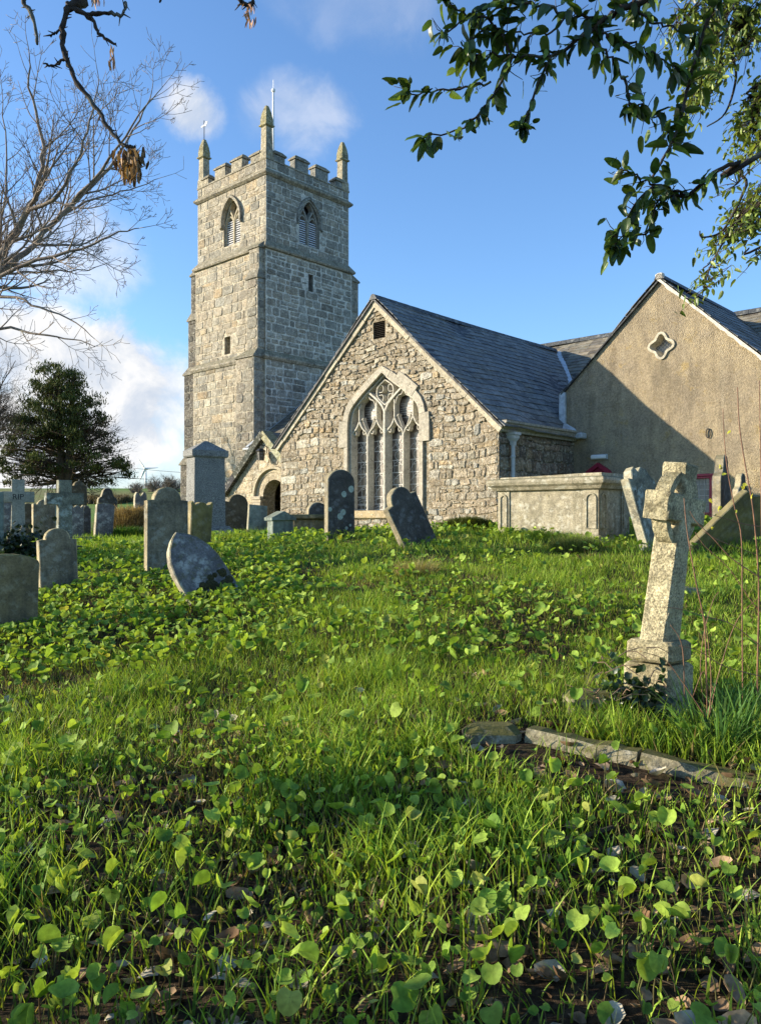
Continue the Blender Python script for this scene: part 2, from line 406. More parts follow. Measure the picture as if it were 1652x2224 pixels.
UX, UYv = (1, 0, 0), (0, 1, 0); NF, NR = (0, -1, 0), (1, 0, 0)
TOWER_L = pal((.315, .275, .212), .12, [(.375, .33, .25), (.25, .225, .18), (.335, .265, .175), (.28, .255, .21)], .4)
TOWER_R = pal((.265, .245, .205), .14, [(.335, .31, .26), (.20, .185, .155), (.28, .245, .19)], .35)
GAB = pal((.335, .28, .205), .15, [(.43, .385, .30), (.26, .22, .16), (.34, .26, .16), (.39, .36, .30)], .5)
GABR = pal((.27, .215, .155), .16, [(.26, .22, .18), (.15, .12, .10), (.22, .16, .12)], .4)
SLATE = pal((.158, .158, .15), .10, [(.175, .172, .16), (.115, .117, .115), (.16, .15, .125)], .35)
SLATE_T = pal((.16, .145, .115), .16, [(.20, .18, .14), (.12, .11, .095)], .4)
DRS = (.385, .345, .275)

def ring_profile(mb, x0, y0, x1, y1, prof, col):
    mb.loft([[(x0 - o, y0 - o, z), (x1 + o, y0 - o, z), (x1 + o, y1 + o, z), (x0 - o, y1 + o, z)] for o, z in prof], col, False, False)

# ------------------------------------------------------------------ tower
tx0, tx1, ty0, ty1 = -30.55, -25.77, 21.12, 25.90
tw = cthing('church_tower', 'tall square granite church tower with battlements and corner pinnacles', 'church tower', (-28.16, 23.5, -1.4))
MORT_L, MORT_R = (.43, .375, .285), (.50, .48, .43)
mb = MB()
bel_f = arch_pts(.58, 12.72, 13.62, 7); cxb = -28.05; cyb = 23.51
hole_f = [(cxb + .58, 11.7)] + [(cxb + a, b) for a, b in bel_f] + [(cxb - .58, 11.7)]
hole_r = [(cyb + .58, 11.7)] + [(cyb + a, b) for a, b in bel_f] + [(cyb - .58, 11.7)]
slit_f = [(-28.43, 7.02), (-28.03, 7.02), (-28.03, 7.77), (-28.43, 7.77)]
slit_r = [(23.37, 9.73), (23.63, 9.73), (23.63, 10.46), (23.37, 10.46)]
stages = [(-2.2, 6.6, .22, [], []), (6.6, 11.1, .10, [slit_f], [slit_r]), (11.1, 14.72, .0, [hole_f], [hole_r])]
for k, (z0, z1, e, hf, hr) in enumerate(stages):
    a, b, c, d = tx0 - e * .15, tx1 + e, ty0 - e, ty1 + e
    wall_with_holes(mb, (0, c, 0), UX, [(a, z0), (b, z0), (b, z1), (a, z1)], hf, MORT_L)
    wall_with_holes(mb, (b, 0, 0), UYv, [(c, z0), (d, z0), (d, z1), (c, z1)], hr, MORT_R)
    mb.poly([(a, c, z0), (a, d, z0), (a, d, z1), (a, c, z1)], MORT_L); mb.poly([(a, d, z0), (b, d, z0), (b, d, z1), (a, d, z1)], MORT_L)
    def grow(poly, m=.06):
        cu = sum(p for p, q in poly) / len(poly); cv = sum(q for p, q in poly) / len(poly)
        return inside([(p + m * (1 if p > cu else -1), q + m * (1 if q > cv else -1)) for p, q in poly])
    cwid = (.38, .85) if k != 1 else (.32, .8)
    masonry(mb, (0, c, 0), UX, NF, a, b, z0, z1, (.24, .44), cwid, .028, .02, TOWER_L, hole=grow(hf[0]) if hf else None, wave=.008, rnd=.13, jit=.011, split=.14, seed=20 + k, quoin=(.5, .55))
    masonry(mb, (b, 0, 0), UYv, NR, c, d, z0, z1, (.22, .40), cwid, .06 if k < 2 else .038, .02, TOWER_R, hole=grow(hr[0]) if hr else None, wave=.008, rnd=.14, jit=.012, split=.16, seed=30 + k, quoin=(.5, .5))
    for h in hf: reveal(mb, (0, c, 0), UX, NF, h, .4, (.33, .29, .22))
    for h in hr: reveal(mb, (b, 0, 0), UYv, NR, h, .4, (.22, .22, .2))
mb.poly([(tx0, ty0, 14.3), (tx1, ty0, 14.3), (tx1, ty1, 14.3), (tx0, ty1, 14.3)], (.2, .2, .2))
tower_wall = mb.build('wall', M['tower'], tw)
for prof, e in (([(-.02, 14.02), (.05, 14.05), (.14, 14.13), (.15, 14.2), (.0, 14.34)], 0.), ([(-.02, 11.0), (.1, 11.02), (.13, 11.08), (.12, 11.12), (-.1, 11.42)], .1),
                ([(-.02, 6.44), (.06, 6.46), (.12, 6.56), (.11, 6.62), (-.13, 6.86)], .22)):
    m_ = MB(); ring_profile(m_, tx0 - e * .15, ty0 - e, tx1 + e, ty1 + e, prof, (.25, .22, .17)); m_.build('string_course', M['coping'], tw)
# recess backing: near-black sheets, the unlit inside put in as colour
for nm, O, U, N, poly, dep in (('f', (0, ty0, 0), UX, NF, hole_f, .4), ('r', (tx1, 0, 0), UYv, NR, hole_r, .4), ('s', (0, ty0 - .1, 0), UX, NF, slit_f, .38), ('t', (tx1 + .1, 0, 0), UYv, NR, slit_r, .38)):
    O, U, N = Vector(O), Vector(U), Vector(N); Vz = Vector((0, 0, 1)); lit = nm in 'fs'
    if nm in 'st':
        m_ = MB(); m_.poly([O + U * a + Vz * b - N * dep for a, b in poly], (.02, .02, .02))
        m_.build('slit_window', M['dark'], tw); continue
    uc = cxb if nm == 'f' else cyb; col = (.36, .31, .22) if lit else (.24, .235, .21)  # same stone, coloured darker on the shaded right face
    m_ = MB(); m_.poly([O + U * a + Vz * b - N * dep for a, b in poly], (.02, .02, .02)); win = m_.build('belfry_window', M['dark'], tw)
    h = MB(); pa = [(uc + .72, 12.55), (uc + .66, 12.55)] + [(uc + a * 1.14, b + .1) for a, b in arch_pts(.58, 12.7, 13.65, 7)] + [(uc - .66, 12.55), (uc - .72, 12.55)]
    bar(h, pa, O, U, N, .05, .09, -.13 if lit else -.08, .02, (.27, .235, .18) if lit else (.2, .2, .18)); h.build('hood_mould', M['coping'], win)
    t = MB()
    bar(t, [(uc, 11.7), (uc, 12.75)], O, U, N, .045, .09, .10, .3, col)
    for s in (-1, 1):
        bar(t, [(uc, 12.72), (uc + s * .10, 12.98), (uc + s * .3, 13.3)], O, U, N, .035, .08, .10, .3, col)
        bar(t, [(uc + s * .545, 11.7), (uc + s * .545, 12.72)], O, U, N, .03, .06, .08, .3, col)
        la = [(uc + s * .29 + a, b) for a, b in arch_pts(.25, 12.62, 13.0, 5)]; bar(t, la, O, U, N, .03, .055, .12, .3, col)
        bar(t, [(uc + s * (.58 - .03 - .55 * k / 6 * 1.0), 12.72 + .86 * math.sin(k / 6 * PI / 2)) for k in range(6)], O, U, N, .03, .06, .08, .3, col)
    t.poly([O + U * (uc - .6) + Vz * 11.70 - N * .03, O + U * (uc + .6) + Vz * 11.70 - N * .03, O + U * (uc + .6) + Vz * 11.78 - N * .34, O + U * (uc - .6) + Vz * 11.78 - N * .34], col)
    t.build('tracery', M['dressed'], win)
    for s in (-1, 1):
        l = MB()
        for k in range(11):
            z = 11.8 + k * .095; u0, u1 = sorted((uc + s * .09, uc + s * .52))
            i = l.add([O + U * u + Vz * (z + dz) - N * dd for dz, dd in ((-.01, .13), (.045, .17), (.066, .24), (.014, .24)) for u in (u0, u1)])
            for q in ((0, 1, 3, 2), (2, 3, 5, 4), (4, 5, 7, 6), (6, 7, 1, 0)): l.face([i + j for j in q], (.6, .6, .6))
        l.build('louvre', M['louvre'], win)
# buttresses
def buttress(steps, side):
    """steps: (z0, z1, x0, y0, x1, y1) bottom to top, each with a weathered top"""
    m_ = MB()
    for k, (z0, z1, a, b, c, d) in enumerate(steps):
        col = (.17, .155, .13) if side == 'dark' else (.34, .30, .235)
        m_.box((a, b, z0), (c, d, z1), col)
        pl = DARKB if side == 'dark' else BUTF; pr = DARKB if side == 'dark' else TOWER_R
        masonry(m_, (0, b, 0), UX, NF, a, c, z0, z1, (.28, .5), (.35, .8), .022, .025, pl, seed=50 + k, split=.1)
        masonry(m_, (c, 0, 0), UYv, NR, b, d, z0, z1, (.28, .5), (.35, .8), .03, .02, pr, seed=60 + k, split=.1)
        a2, b2, c2, d2 = steps[k + 1][2:] if k + 1 < len(steps) else (a, b, c, d)
        if k + 1 == len(steps):
            if side == 'front': b2 = d2
            elif side == 'dark': a2 = c2
            else: d2 = b2
        o = .06
        m_.loft([[(a - o, b - o, z1), (c + (o if side != 'dark' else 0), b - o, z1), (c + (o if side != 'dark' else 0), d + o, z1), (a - o, d + o, z1)],
                 [(a - o, b - o, z1 + .06), (c + (o if side != 'dark' else 0), b - o, z1 + .06), (c + (o if side != 'dark' else 0), d + o, z1 + .06), (a - o, d + o, z1 + .06)],
                 [(a2, b2, z1 + .38), (c2, b2, z1 + .38), (c2, d2, z1 + .38), (a2, d2, z1 + .38)]], (.2, .18, .14))
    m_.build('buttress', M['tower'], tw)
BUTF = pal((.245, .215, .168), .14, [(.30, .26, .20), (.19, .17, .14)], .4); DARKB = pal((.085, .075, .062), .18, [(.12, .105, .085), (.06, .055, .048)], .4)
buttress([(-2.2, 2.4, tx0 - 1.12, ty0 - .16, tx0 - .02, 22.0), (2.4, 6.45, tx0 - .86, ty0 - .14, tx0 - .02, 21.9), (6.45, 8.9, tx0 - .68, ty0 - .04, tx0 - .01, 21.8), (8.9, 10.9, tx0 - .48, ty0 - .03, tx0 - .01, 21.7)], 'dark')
buttress([(-2.2, 6.5, tx1 - 1.02, ty0 - .74, tx1 + .12, ty0), (6.5, 9.75, tx1 - .66, ty0 - .46, tx1 + .02, ty0), (9.75, 11.0, tx1 - .62, ty0 - .38, tx1 + .0, ty0)], 'front')
buttress([(-2.2, 6.4, tx1 - 1.1, ty1 + .2, tx1 + .15, ty1 + .95), (6.4, 8.7, tx1 - .9, ty1 + .08, tx1 + .03, ty1 + .78), (8.7, 10.75, tx1 - .85, ty1 + .08, tx1 + .0, ty1 + .62)], 'right')
# battlements and pinnacles
bt = MB()
L_ = tx1 - tx0
for f0, f1 in ((.09, .215), (.33, .49), (.575, .735), (.83, .93)):
    for face in range(4):
        z0 = 14.66; th = .36; zt = 15.22 if (f1 - f0) > .14 else 15.05
        if face == 0: a, b, c, d = tx1 - f1 * L_, ty0, tx1 - f0 * L_, ty0 + th
        elif face == 1: a, b, c, d = tx1 - th, ty0 + f0 * L_, tx1, ty0 + f1 * L_
        elif face == 2: a, b, c, d = tx0 + f0 * L_, ty1 - th, tx0 + f1 * L_, ty1
        else: a, b, c, d = tx0, ty0 + f0 * L_, tx0 + th, ty0 + f1 * L_
        co_ = (.30, .265, .20) if face != 1 else (.21, .21, .19); o = .05  # right-hand merlons coloured darker, as the shaded side
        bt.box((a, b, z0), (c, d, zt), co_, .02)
        bt.loft([[(a - o, b - o, zt), (c + o, b - o, zt), (c + o, d + o, zt), (a - o, d + o, zt)], [(a - o, b - o, zt + .06), (c + o, b - o, zt + .06), (c + o, d + o, zt + .06), (a - o, d + o, zt + .06)],
                 [(a + .07, b + .1, zt + .2), (c - .07, b + .1, zt + .2), (c - .07, d - .1, zt + .2), (a + .07, d - .1, zt + .2)]], (.24, .21, .16))
for k, (a, b, c, d) in enumerate(((tx0, ty0, tx1, ty0 + .36), (tx1 - .36, ty0 + .36, tx1, ty1 - .36), (tx0, ty1 - .36, tx1, ty1), (tx0, ty0 + .36, tx0 + .36, ty1 - .36))):
    bt.box((a - .03, b - .03, 14.72), (c + .03, d + .03, 14.78), (.26, .23, .17))
bt.build('battlement', M['coping'], tw)
for px_, py_ in ((tx1 - .2, ty0 + .2), (tx0 + .2, ty0 + .2), (tx1 - .2, ty1 - .2), (tx0 + .2, ty1 - .2)):
    s = MB(); sq = lambda h, z: [(px_ - h, py_ - h, z), (px_ + h, py_ - h, z), (px_ + h, py_ + h, z), (px_ - h, py_ + h, z)]
    s.loft([sq(.215, 14.7), sq(.205, 15.1), sq(.175, 15.2), sq(.16, 16.1)], (.31, .27, .19)); pin = s.build('pinnacle', M['coping'], tw)
    s = MB(); s.loft([sq(.16, 16.08), sq(.235, 16.13), sq(.235, 16.18), sq(.19, 16.2), sq(.185, 16.42), sq(.145, 16.68), sq(.06, 16.98), sq(.02, 17.0)], (.24, .21, .11)); s.build('cap', M['coping'], pin)
# flagpole and weather vane stand on the tower
fp = cthing('flagpole', 'white flagpole with ball top rising behind the near pinnacle of the tower', 'flagpole', (-28.16, 23.5, 14.3))
s = MB(); s.tube([(-28.16, 23.5, 14.3), (-28.16, 23.5, 19.2)], [.06, .045], 8); s.build('pole', M['white'], fp, smooth=True)
s = MB(); s.tube([(-28.16, 23.5, z) for z in (19.18, 19.21, 19.27, 19.33, 19.36)], [.02, .08, .095, .08, .02], 8); s.tube([(-28.16, 23.5, 19.33), (-28.16, 23.5, 19.75)], .012, 4); s.build('finial', M['white'], fp)
wv = cthing('weather_vane', 'small weather vane on the left pinnacle of the tower', 'weather vane', (tx0 + .2, ty0 + .2, 17.0))
x_, y_ = tx0 + .2, ty0 + .2
s = MB(); s.tube([(x_, y_, 16.95), (x_, y_, 17.85)], .018, 5); s.build('spindle', M['iron'], wv)
s = MB(); s.slab([(-.22, -.03), (.1, -.02), (.1, -.09), (.28, .1), (.12, .16), (.05, .05), (-.22, .04)], .02, .004); s.xf(Matrix.Translation((x_, y_, 17.62))); s.build('arrow', M['lead'], wv)

# ------------------------------------------------------------------ church: transept, nave, porch
ch = cthing('stone_church', 'rubble stone church with tall pointed window in its gable and dark slate roof', 'church', (-13.96, 17, -1.4))
gx0, gx1, gyf, gax, gez, gaz = -17.69, -10.24, 15.03, -13.965, 2.16, 5.55
SL = (gaz - gez) / (gx1 - gax); GL = math.hypot(1, SL)
ARCH = [(1., 0), (.99, .13), (.96, .26), (.90, .375), (.80, .47), (.66, .575), (.51, .68), (.33, .79), (.16, .895), (0, 1)]
wc, wh, wsill, wsp, wap = -13.73, 1.22, .19, 2.34, 3.66
warch = arch_pts(wh, wsp, wap, prof=ARCH)
wopen = [(wc + wh, wsill)] + [(wc + a, b) for a, b in warch] + [(wc - wh, wsill)]
vent = [(-14.07, 4.55), (-13.66, 4.55), (-13.66, 4.98), (-14.07, 4.98)]
MORT_G = (.285, .235, .165)
mb = MB()
wall_with_holes(mb, (0, gyf, 0), UX, [(gx0, -2), (gx1, -2), (gx1, gez), (gax, gaz), (gx0, gez)], [wopen, vent], MORT_G)
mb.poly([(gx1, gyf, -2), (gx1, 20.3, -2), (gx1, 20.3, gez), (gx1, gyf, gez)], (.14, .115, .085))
mb.poly([(gx0, gyf, -2), (gx0, 20.3, -2), (gx0, 20.3, gez), (gx0, gyf, gez)], MORT_G)
big = [(wc + 1.47, wsill - .1)] + [(wc + a * 1.2, b + .22 * (1 if abs(a) < 1 else .4)) for a, b in warch] + [(wc - 1.47, wsill - .1)]
fo = inside(big); fv = inside([(a + (.05 if a > -13.9 else -.05), b + (.05 if b > 4.7 else -.05)) for a, b in vent])
pl = [(SL / GL, 1 / GL, (gaz - .16 + SL * gax) / GL), (-SL / GL, 1 / GL, (gaz - .16 - SL * gax) / GL)]
masonry(mb, (0, gyf, 0), UX, NF, gx0, gx1, -1.2, 2.16, (.12, .24), (.15, .50), .022, .024, GAB, pl, lambda a, b: fo(a, b) or fv(a, b), wave=.035, split=.28, quoin=(.70, .50), seed=3, rnd=.17, jit=.026)
masonry(mb, (0, gyf, 0), UX, NF, gx0, gx1, 2.16, 5.5, (.10, .21), (.14, .42), .026, .034, GAB, pl, lambda a, b: fo(a, b) or fv(a, b), wave=.035, split=.3, seed=4, rnd=.2, jit=.026)
masonry(mb, (gx1, 0, 0), UYv, NR, gyf, 19, -1.2, 1.9, (.16, .32), (.22, .55), .022, .03, GABR, wave=.03, quoin=(.55, None), seed=5, rnd=.24)
reveal(mb, (0, gyf, 0), UX, NF, wopen, .34, DRS); reveal(mb, (0, gyf, 0), UX, NF, vent, .15, MORT_G)
mb.build('transept_wall', M['gable'], ch)
# roof of the transept
rb = MB(); yb = 23.9
dR, nR = Vector((1, 0, -SL)).normalized(), Vector((SL, 0, 1)).normalized(); dL, nL = Vector((-1, 0, -SL)).normalized(), Vector((-SL, 0, 1)).normalized()
LEN = math.hypot(gx1 - gax, gaz - gez) + .3; top = Vector((gax, gyf - .12, gaz + .05))
slates(rb, top, UYv, dR, nR, yb - gyf, LEN, .34, .21, SLATE, 1, .013)
slates(rb, top, UYv, dL, nL, yb - gyf, LEN, .34, .25, SLATE, 2, .013)
for d_, n_ in ((dR, nR), (dL, nL)):
    q = [top - n_ * .02, top + Vector((0, yb - gyf, 0)) - n_ * .02, top + Vector((0, yb - gyf, 0)) + d_ * (LEN - .05) - n_ * .02, top + d_ * (LEN - .05) - n_ * .02]
    rb.poly(q, (.05, .05, .055)); rb.loft([[p - n_ * .045 for p in (q[0], q[3])] + [q[3], q[0]], [p + Vector((0, .02, 0)) for p in [q[0] - n_ * .045, q[3] - n_ * .045, q[3], q[0]]]], (.04, .04, .045))
roof = rb.build('transept_roof', M['slate'], ch)
r2 = MB()
yy = gyf - .14
while yy < yb - .2:
    sag = -.03 * math.sin((yy - gyf) / (yb - gyf) * PI)
    r2.loft([[(gax - .13, y_, gaz - .02 + sag), (gax - .06, y_, gaz + .10 + sag), (gax, y_, gaz + .125 + sag), (gax + .06, y_, gaz + .10 + sag), (gax + .13, y_, gaz - .02 + sag)] for y_ in (yy, yy + .43)], (.06, .066, .072)); yy += .445
r2.build('ridge_tile', M['slate'], roof)
for sgn, nm in ((1, 'pale'), (-1, 'left')):
    v = MB(); t0 = 0; R_ = random.Random(9 + sgn)
    while t0 < LEN - .12:
        t1 = min(t0 + R_.uniform(.5, .95), LEN - .08); d_ = dR if sgn > 0 else dL; n_ = nR if sgn > 0 else nL
        a = Vector((gax, gyf, gaz)) + d_ * t0; b = Vector((gax, gyf, gaz)) + d_ * (t1 - .012); k = R_.uniform(.85, 1.1)
        w = .15 + R_.uniform(-.012, .012); f = -.075 + R_.uniform(-.01, .01)
        v.loft([[p + Vector((0, f, 0)) - n_ * w, p + Vector((0, .02, 0)) - n_ * w, p + Vector((0, .02, 0)) + n_ * .012, p + Vector((0, f, 0)) + n_ * .012] for p in (a, b)], (.43 * k, .38 * k, .28 * k)); t0 = t1
    v.build('verge', M['dressed'], roof)
# pointed window
win = MB(); O = Vector((wc, gyf, 0)); Vz = Vector((0, 0, 1))
gp = [(a - wc, b) for a, b in wopen]; gp2 = gp
i = win.add([O + Vector((a, .27, b)) for a, b in gp]); 
for t in geometry.tessellate_polygon([[Vector((a, b, 0)) for a, b in gp]]): win.face([i + k for k in t], (.1, .1, .1))
win = win.build('traceried_window', M['glass'], ch)
sur = MB(); R_ = random.Random(5)
outl = [(wh, wsill), (wh, .75), (wh, 1.3), (wh, 1.85), (wh, wsp)] + warch[1:-1] + [(-wh, wsp), (-wh, 1.85), (-wh, 1.3), (-wh, .75), (-wh, wsill)]
def offs(path, d):
    r = []
    for i in range(len(path)):
        a, b = path[max(i - 1, 0)], path[min(i + 1, len(path) - 1)]; t = Vector((b[0] - a[0], b[1] - a[1])).normalized(); r.append((path[i][0] + t.y * d, path[i][1] - t.x * d))
    return r
groups = [(0, 2), (2, 4), (4, 6), (6, 9), (9, 12), (12, 14), (14, 17), (17, 20), (20, 22), (22, 24), (24, len(outl) - 1)]
groups = [(0, 2), (2, 3), (3, 4), (4, 6), (6, 9), (9, 12), (12, 14), (14, 17), (17, 20), (20, 22)]
n_o = len(outl); mid = n_o // 2
cuts = [0, 2, 3, 5, 8, 11, mid - 1, mid + 2, n_o - 12, n_o - 9, n_o - 6, n_o - 4, n_o - 3, n_o - 1]
cuts = sorted(set(cuts))
for gi, (a, b) in enumerate(zip(cuts, cuts[1:])):
    seg = outl[a:b + 1]; wd = {0: .12, 1: .12, len(cuts) - 2: .13, len(cuts) - 3: .13}.get(gi, R_.uniform(.17, .205))
    if gi in (2, len(cuts) - 4): wd = .32
    if gi == 4: wd = .31
    inn = offs(outl, .005)[a:b + 1]; out_ = offs(outl, wd)[a:b + 1]; k = R_.uniform(.92, 1.12); pr = .055 + R_.uniform(0, .012)
    inn2 = [(p[0], p[1]) for p in inn]
    sh = .006
    def lp(y): return [O + Vector((p[0], y, p[1])) for p in inn] + [O + Vector((p[0], y, p[1])) for p in reversed(out_)]
    c0 = sum((p for p in lp(0)), Vector()) / (2 * len(inn))
    r0 = lp(.02); r1 = lp(-pr + .015); r2_ = [c0 + (p - c0) * .985 + Vector((0, 0, 0)) for p in lp(-pr)]
    for p in r2_: p.y = gyf - pr
    n = len(inn); ids = [sur.add(r) for r in (r0, r1, r2_)]
    for q0, q1 in zip(ids, ids[1:]):
        for j in range(2 * n): sur.face((q0 + j, q0 + (j + 1) % (2 * n), q1 + (j + 1) % (2 * n), q1 + j), (DRS[0] * k, DRS[1] * k, DRS[2] * k))
    for j in range(n - 1): sur.face((ids[2] + j, ids[2] + j + 1, ids[2] + 2 * n - 2 - j, ids[2] + 2 * n - 1 - j), (DRS[0] * k, DRS[1] * k, DRS[2] * k))
sur.box((wc - 1.4, gyf - .09, wsill - .2), (wc + 1.4, gyf + .3, wsill - .0), (.40, .31, .18), .02)
sur.build('surround', M['dressed'], win)
tr = MB(); O3 = (wc, gyf, 0)
TC = (.46, .43, .365)
def tb(path, hf=.03, hb=.075, d0=.06, d1=.25, closed=False): hf *= .66; hb *= .66; bar(tr, path, O3, UX, NF, hf, hb, d0, d1, TC, closed)
sm = lambda pts, k=3: [tuple(Vector(p)) for p in pts]
def curve(pts, n=5):
    out = []; P_ = [pts[0]] + list(pts) + [pts[-1]]
    for i in range(1, len(P_) - 2):
        p0, p1, p2, p3 = [np.array(q, float) for q in P_[i - 1:i + 3]]
        for k in range(n):
            t = k / n; out.append(tuple(.5 * ((2 * p1) + (-p0 + p2) * t + (2 * p0 - 5 * p1 + 4 * p2 - p3) * t * t + (-p0 + 3 * p1 - 3 * p2 + p3) * t ** 3)))
    return out + [tuple(map(float, pts[-1]))]
inner = offs(outl, -.035); tb([p for p in inner], .03, .06, .03, .26)
tb([(0, wsill), (0, 2.72)], .045, .12, .03, .26)
for s in (-1, 1):
    tb([(s * .61, wsill), (s * .61, 2.12)], .03, .085, .06, .26)
    tb(curve([(0, 2.66), (s * .1, 2.86), (s * .32, 3.06), (s * .62, 3.28)]), .038, .085, .04, .26)
    for c_ in (.305, .915):
        u0 = s * c_
        for q in (-1, 1):
            tb(curve([(u0 + q * .30, 2.02), (u0 + q * .25, 2.20), (u0 + q * .10, 2.34), (u0, 2.52)]), .024, .055, .07, .24)
            tb(curve([(u0 + q * .24, 2.22), (u0 + q * .15, 2.16), (u0 + q * .12, 2.24)], 3), .014, .03, .09, .22)
            tb(curve([(u0 + q * .13, 2.24), (u0 + q * .10, 2.36), (u0, 2.42)], 3), .012, .025, .10, .22)
        tb([(u0, 2.48), (u0, 2.98 if c_ < .5 else 2.93)], .024, .055, .07, .24)
        tb(curve([(u0 + s * -.02 * (1 if c_ > .5 else -1), 2.52), (u0 + (s * -.12 if c_ > .5 else s * .12), 2.60), (u0 + (s * -.11 if c_ > .5 else s * .11), 2.52), (u0 + (s * -.26 if c_ > .5 else s * .26), 2.22)], 3), .012, .03, .10, .22)
    uc_ = s * .61; tb(curve([(uc_ - .28, 2.86), (uc_ - .2, 3.05), (uc_ - .08, 3.09), (uc_, 3.22)], 4), .016, .04, .08, .22); tb(curve([(uc_ + .28, 2.82), (uc_ + .2, 3.0), (uc_ + .08, 3.06), (uc_, 3.2)], 4), .016, .04, .08, .22)
    tb(curve([(0, 2.86), (s * .20, 3.02), (s * .28, 3.16), (s * .24, 3.34), (0, 3.50)], 4), .022, .05, .06, .24)
    for z_ in (3.06, 3.30): tb(curve([(s * .26, z_ + .05), (s * .12, z_ + .07), (s * .08, z_ - .02), (s * .12, z_ - .1), (s * .22, z_ - .1)], 3), .014, .035, .09, .22)
tr.poly([O + Vector((a, .245, b)) for a, b in ((0, 2.76), (.2, 3.0), (.27, 3.16), (.24, 3.34), (0, 3.5), (-.24, 3.34), (-.27, 3.16), (-.2, 3.0))], (.33, .30, .24))
tr.build('tracery', M['dressed'], win)
ld = MB(); R_ = random.Random(2)
def came(pts, w=.0075):
    for a, b in zip(pts, pts[1:]):
        t = Vector((b[0] - a[0], b[1] - a[1])); 
        if t.length < 1e-5: continue
        t.normalize(); q = Vector((-t.y, t.x)) * w
        ld.poly([O + Vector((x, .258, z)) for x, z in ((a[0] - q.x, a[1] - q.y), (b[0] - q.x, b[1] - q.y), (b[0] + q.x, b[1] + q.y), (a[0] + q.x, a[1] + q.y))])
for c_ in (-.915, -.305, .305, .915):
    a, b = c_ - .24, c_ + .24; zs = [.22, .36, .55, .84, 1.15, 1.46, 1.72, 1.98]
    for z in zs: came([(a, z), (b, z)], .012)
    for k in range(8):
        t = [2 * PI * j / 10 for j in range(11)]
    came([(c_ + .13 * math.cos(2 * PI * j / 12), 1.58 + .12 * math.sin(2 * PI * j / 12)) for j in range(13)])
    came([(c_ - .1, 2.0), (c_ - .1, 1.9), (c_, 1.78), (c_ + .1, 1.9), (c_ + .1, 2.0), (c_, 1.94), (c_ - .1, 2.0)])
    came([(c_ - .06, 1.97), (c_ + .05, 1.84)]); came([(c_ + .06, 1.97), (c_ - .05, 1.84)]); came(curve([(a, 1.74), (c_ - .12, 1.86), (c_, 1.74), (c_ + .12, 1.86), (b, 1.74)], 3))
    for z0, z1 in zip(zs[:5], zs[1:6]):
        for k in range(3):
            x = a + (b - a) * (k + R_.uniform(.5, 1.2)) / 3.4; zm = z0 + (z1 - z0) * R_.uniform(.3, .8)
            came([(x, z0), (x + R_.uniform(-.04, .04), zm), (x + R_.uniform(-.05, .05), z1)]); came([(x, zm), (x + R_.uniform(.06, .12), zm)])
        came(curve([(a, z0 + R_.uniform(.02, .1)), (c_ + R_.uniform(-.08, .08), z1 - .03), (b, z0 + R_.uniform(.02, .1))], 3))
    for k in range(7):
        z = 2.52 + .06 * k + R_.uniform(-.01, .01)
        if abs(c_) < .5: came([(c_ * 2 - .26, z), (c_ * 2 + .02, z + R_.uniform(-.02, .02)), (c_ * 2 + .26, z + R_.uniform(-.03, .03))], .004)
ld.build('leadwork', M['leading'], win)
v = MB(); Ov = Vector((0, gyf, 0))
v.poly([(a, gyf + .14, b) for a, b in vent], (.02, .02, .02))
for k in range(9):
    z = 4.565 + k * .0465; v.loft([[(x, gyf + .01, z), (x, gyf + .03, z - .004), (x, gyf + .11, z + .034), (x, gyf + .09, z + .038)] for x in (-14.07, -13.66)])
v.build('vent_grille', M['grille'], ch)
# gutter, downpipe
g_ = MB(); xg = gx1 + .02
g_.loft([[(xg, y, 1.93), (xg + .07, y, 1.93), (xg + .09, y, 1.98), (xg + .16, y, 2.02), (xg + .19, y, 2.10), (xg + .23, y, 2.12), (xg + .23, y, 2.17), (xg, y, 2.17)] for y in (gyf - .06, 18.33)], (.30, .28, .24))
g_.build('gutter', M['dressed'], ch)
d_ = MB(); dp = (gx1 + .12, 15.42)
d_.tube([(*dp, z) for z in (-1.2, 1.35, 1.36, 1.40, 1.41, 1.68)], [.045, .045, .058, .058, .045, .045], 10)
d_.loft([[(dp[0] - a, dp[1] - a, z), (dp[0] + a, dp[1] - a, z), (dp[0] + a, dp[1] + a, z), (dp[0] - a, dp[1] + a, z)] for a, z in ((.05, 1.64), (.055, 1.72), (.10, 1.80), (.105, 1.86), (.13, 1.87), (.13, 1.93))])
d_.build('downpipe', M['pipe'], ch)
# nave
nrY, nrZ, neY, neZ = 24.5, 5.94, 20.0, 2.79
NSL = (nrZ - neZ) / (nrY - neY)
n_ = MB()
n_.poly([(-25.6, 20.3, -2), (8, 20.3, -2), (8, 20.3, neZ), (-25.6, 20.3, neZ)], MORT_L)
n_.poly([(-25.6, 20.3, -2), (-25.6, 28.7, -2), (-25.6, 28.7, neZ), (-25.6, nrY, nrZ - .05), (-25.6, 20.3, neZ)], MORT_L)
n_.poly([(-25.6, 28.7, -2), (8, 28.7, -2), (8, 28.7, neZ), (-25.6, 28.7, neZ)], MORT_L)
masonry(n_, (0, 20.3, 0), UX, NF, -25.6, gx0, -1.5, neZ, (.22, .36), (.3, .7), .025, .03, TOWER_L, seed=71)
n_.build('nave_wall', M['gable'], ch)
ns = MB(); dN, nN = Vector((0, -1, -NSL)).normalized(), Vector((0, -NSL, 1)).normalized(); dB, nB = Vector((0, 1, -NSL)).normalized(), Vector((0, NSL, 1)).normalized()
LN = math.hypot(nrY - neY, nrZ - neZ)
slates(ns, (-25.68, nrY, nrZ), UX, dN, nN, 36, LN, .36, .2, SLATE_T, 5, .014)
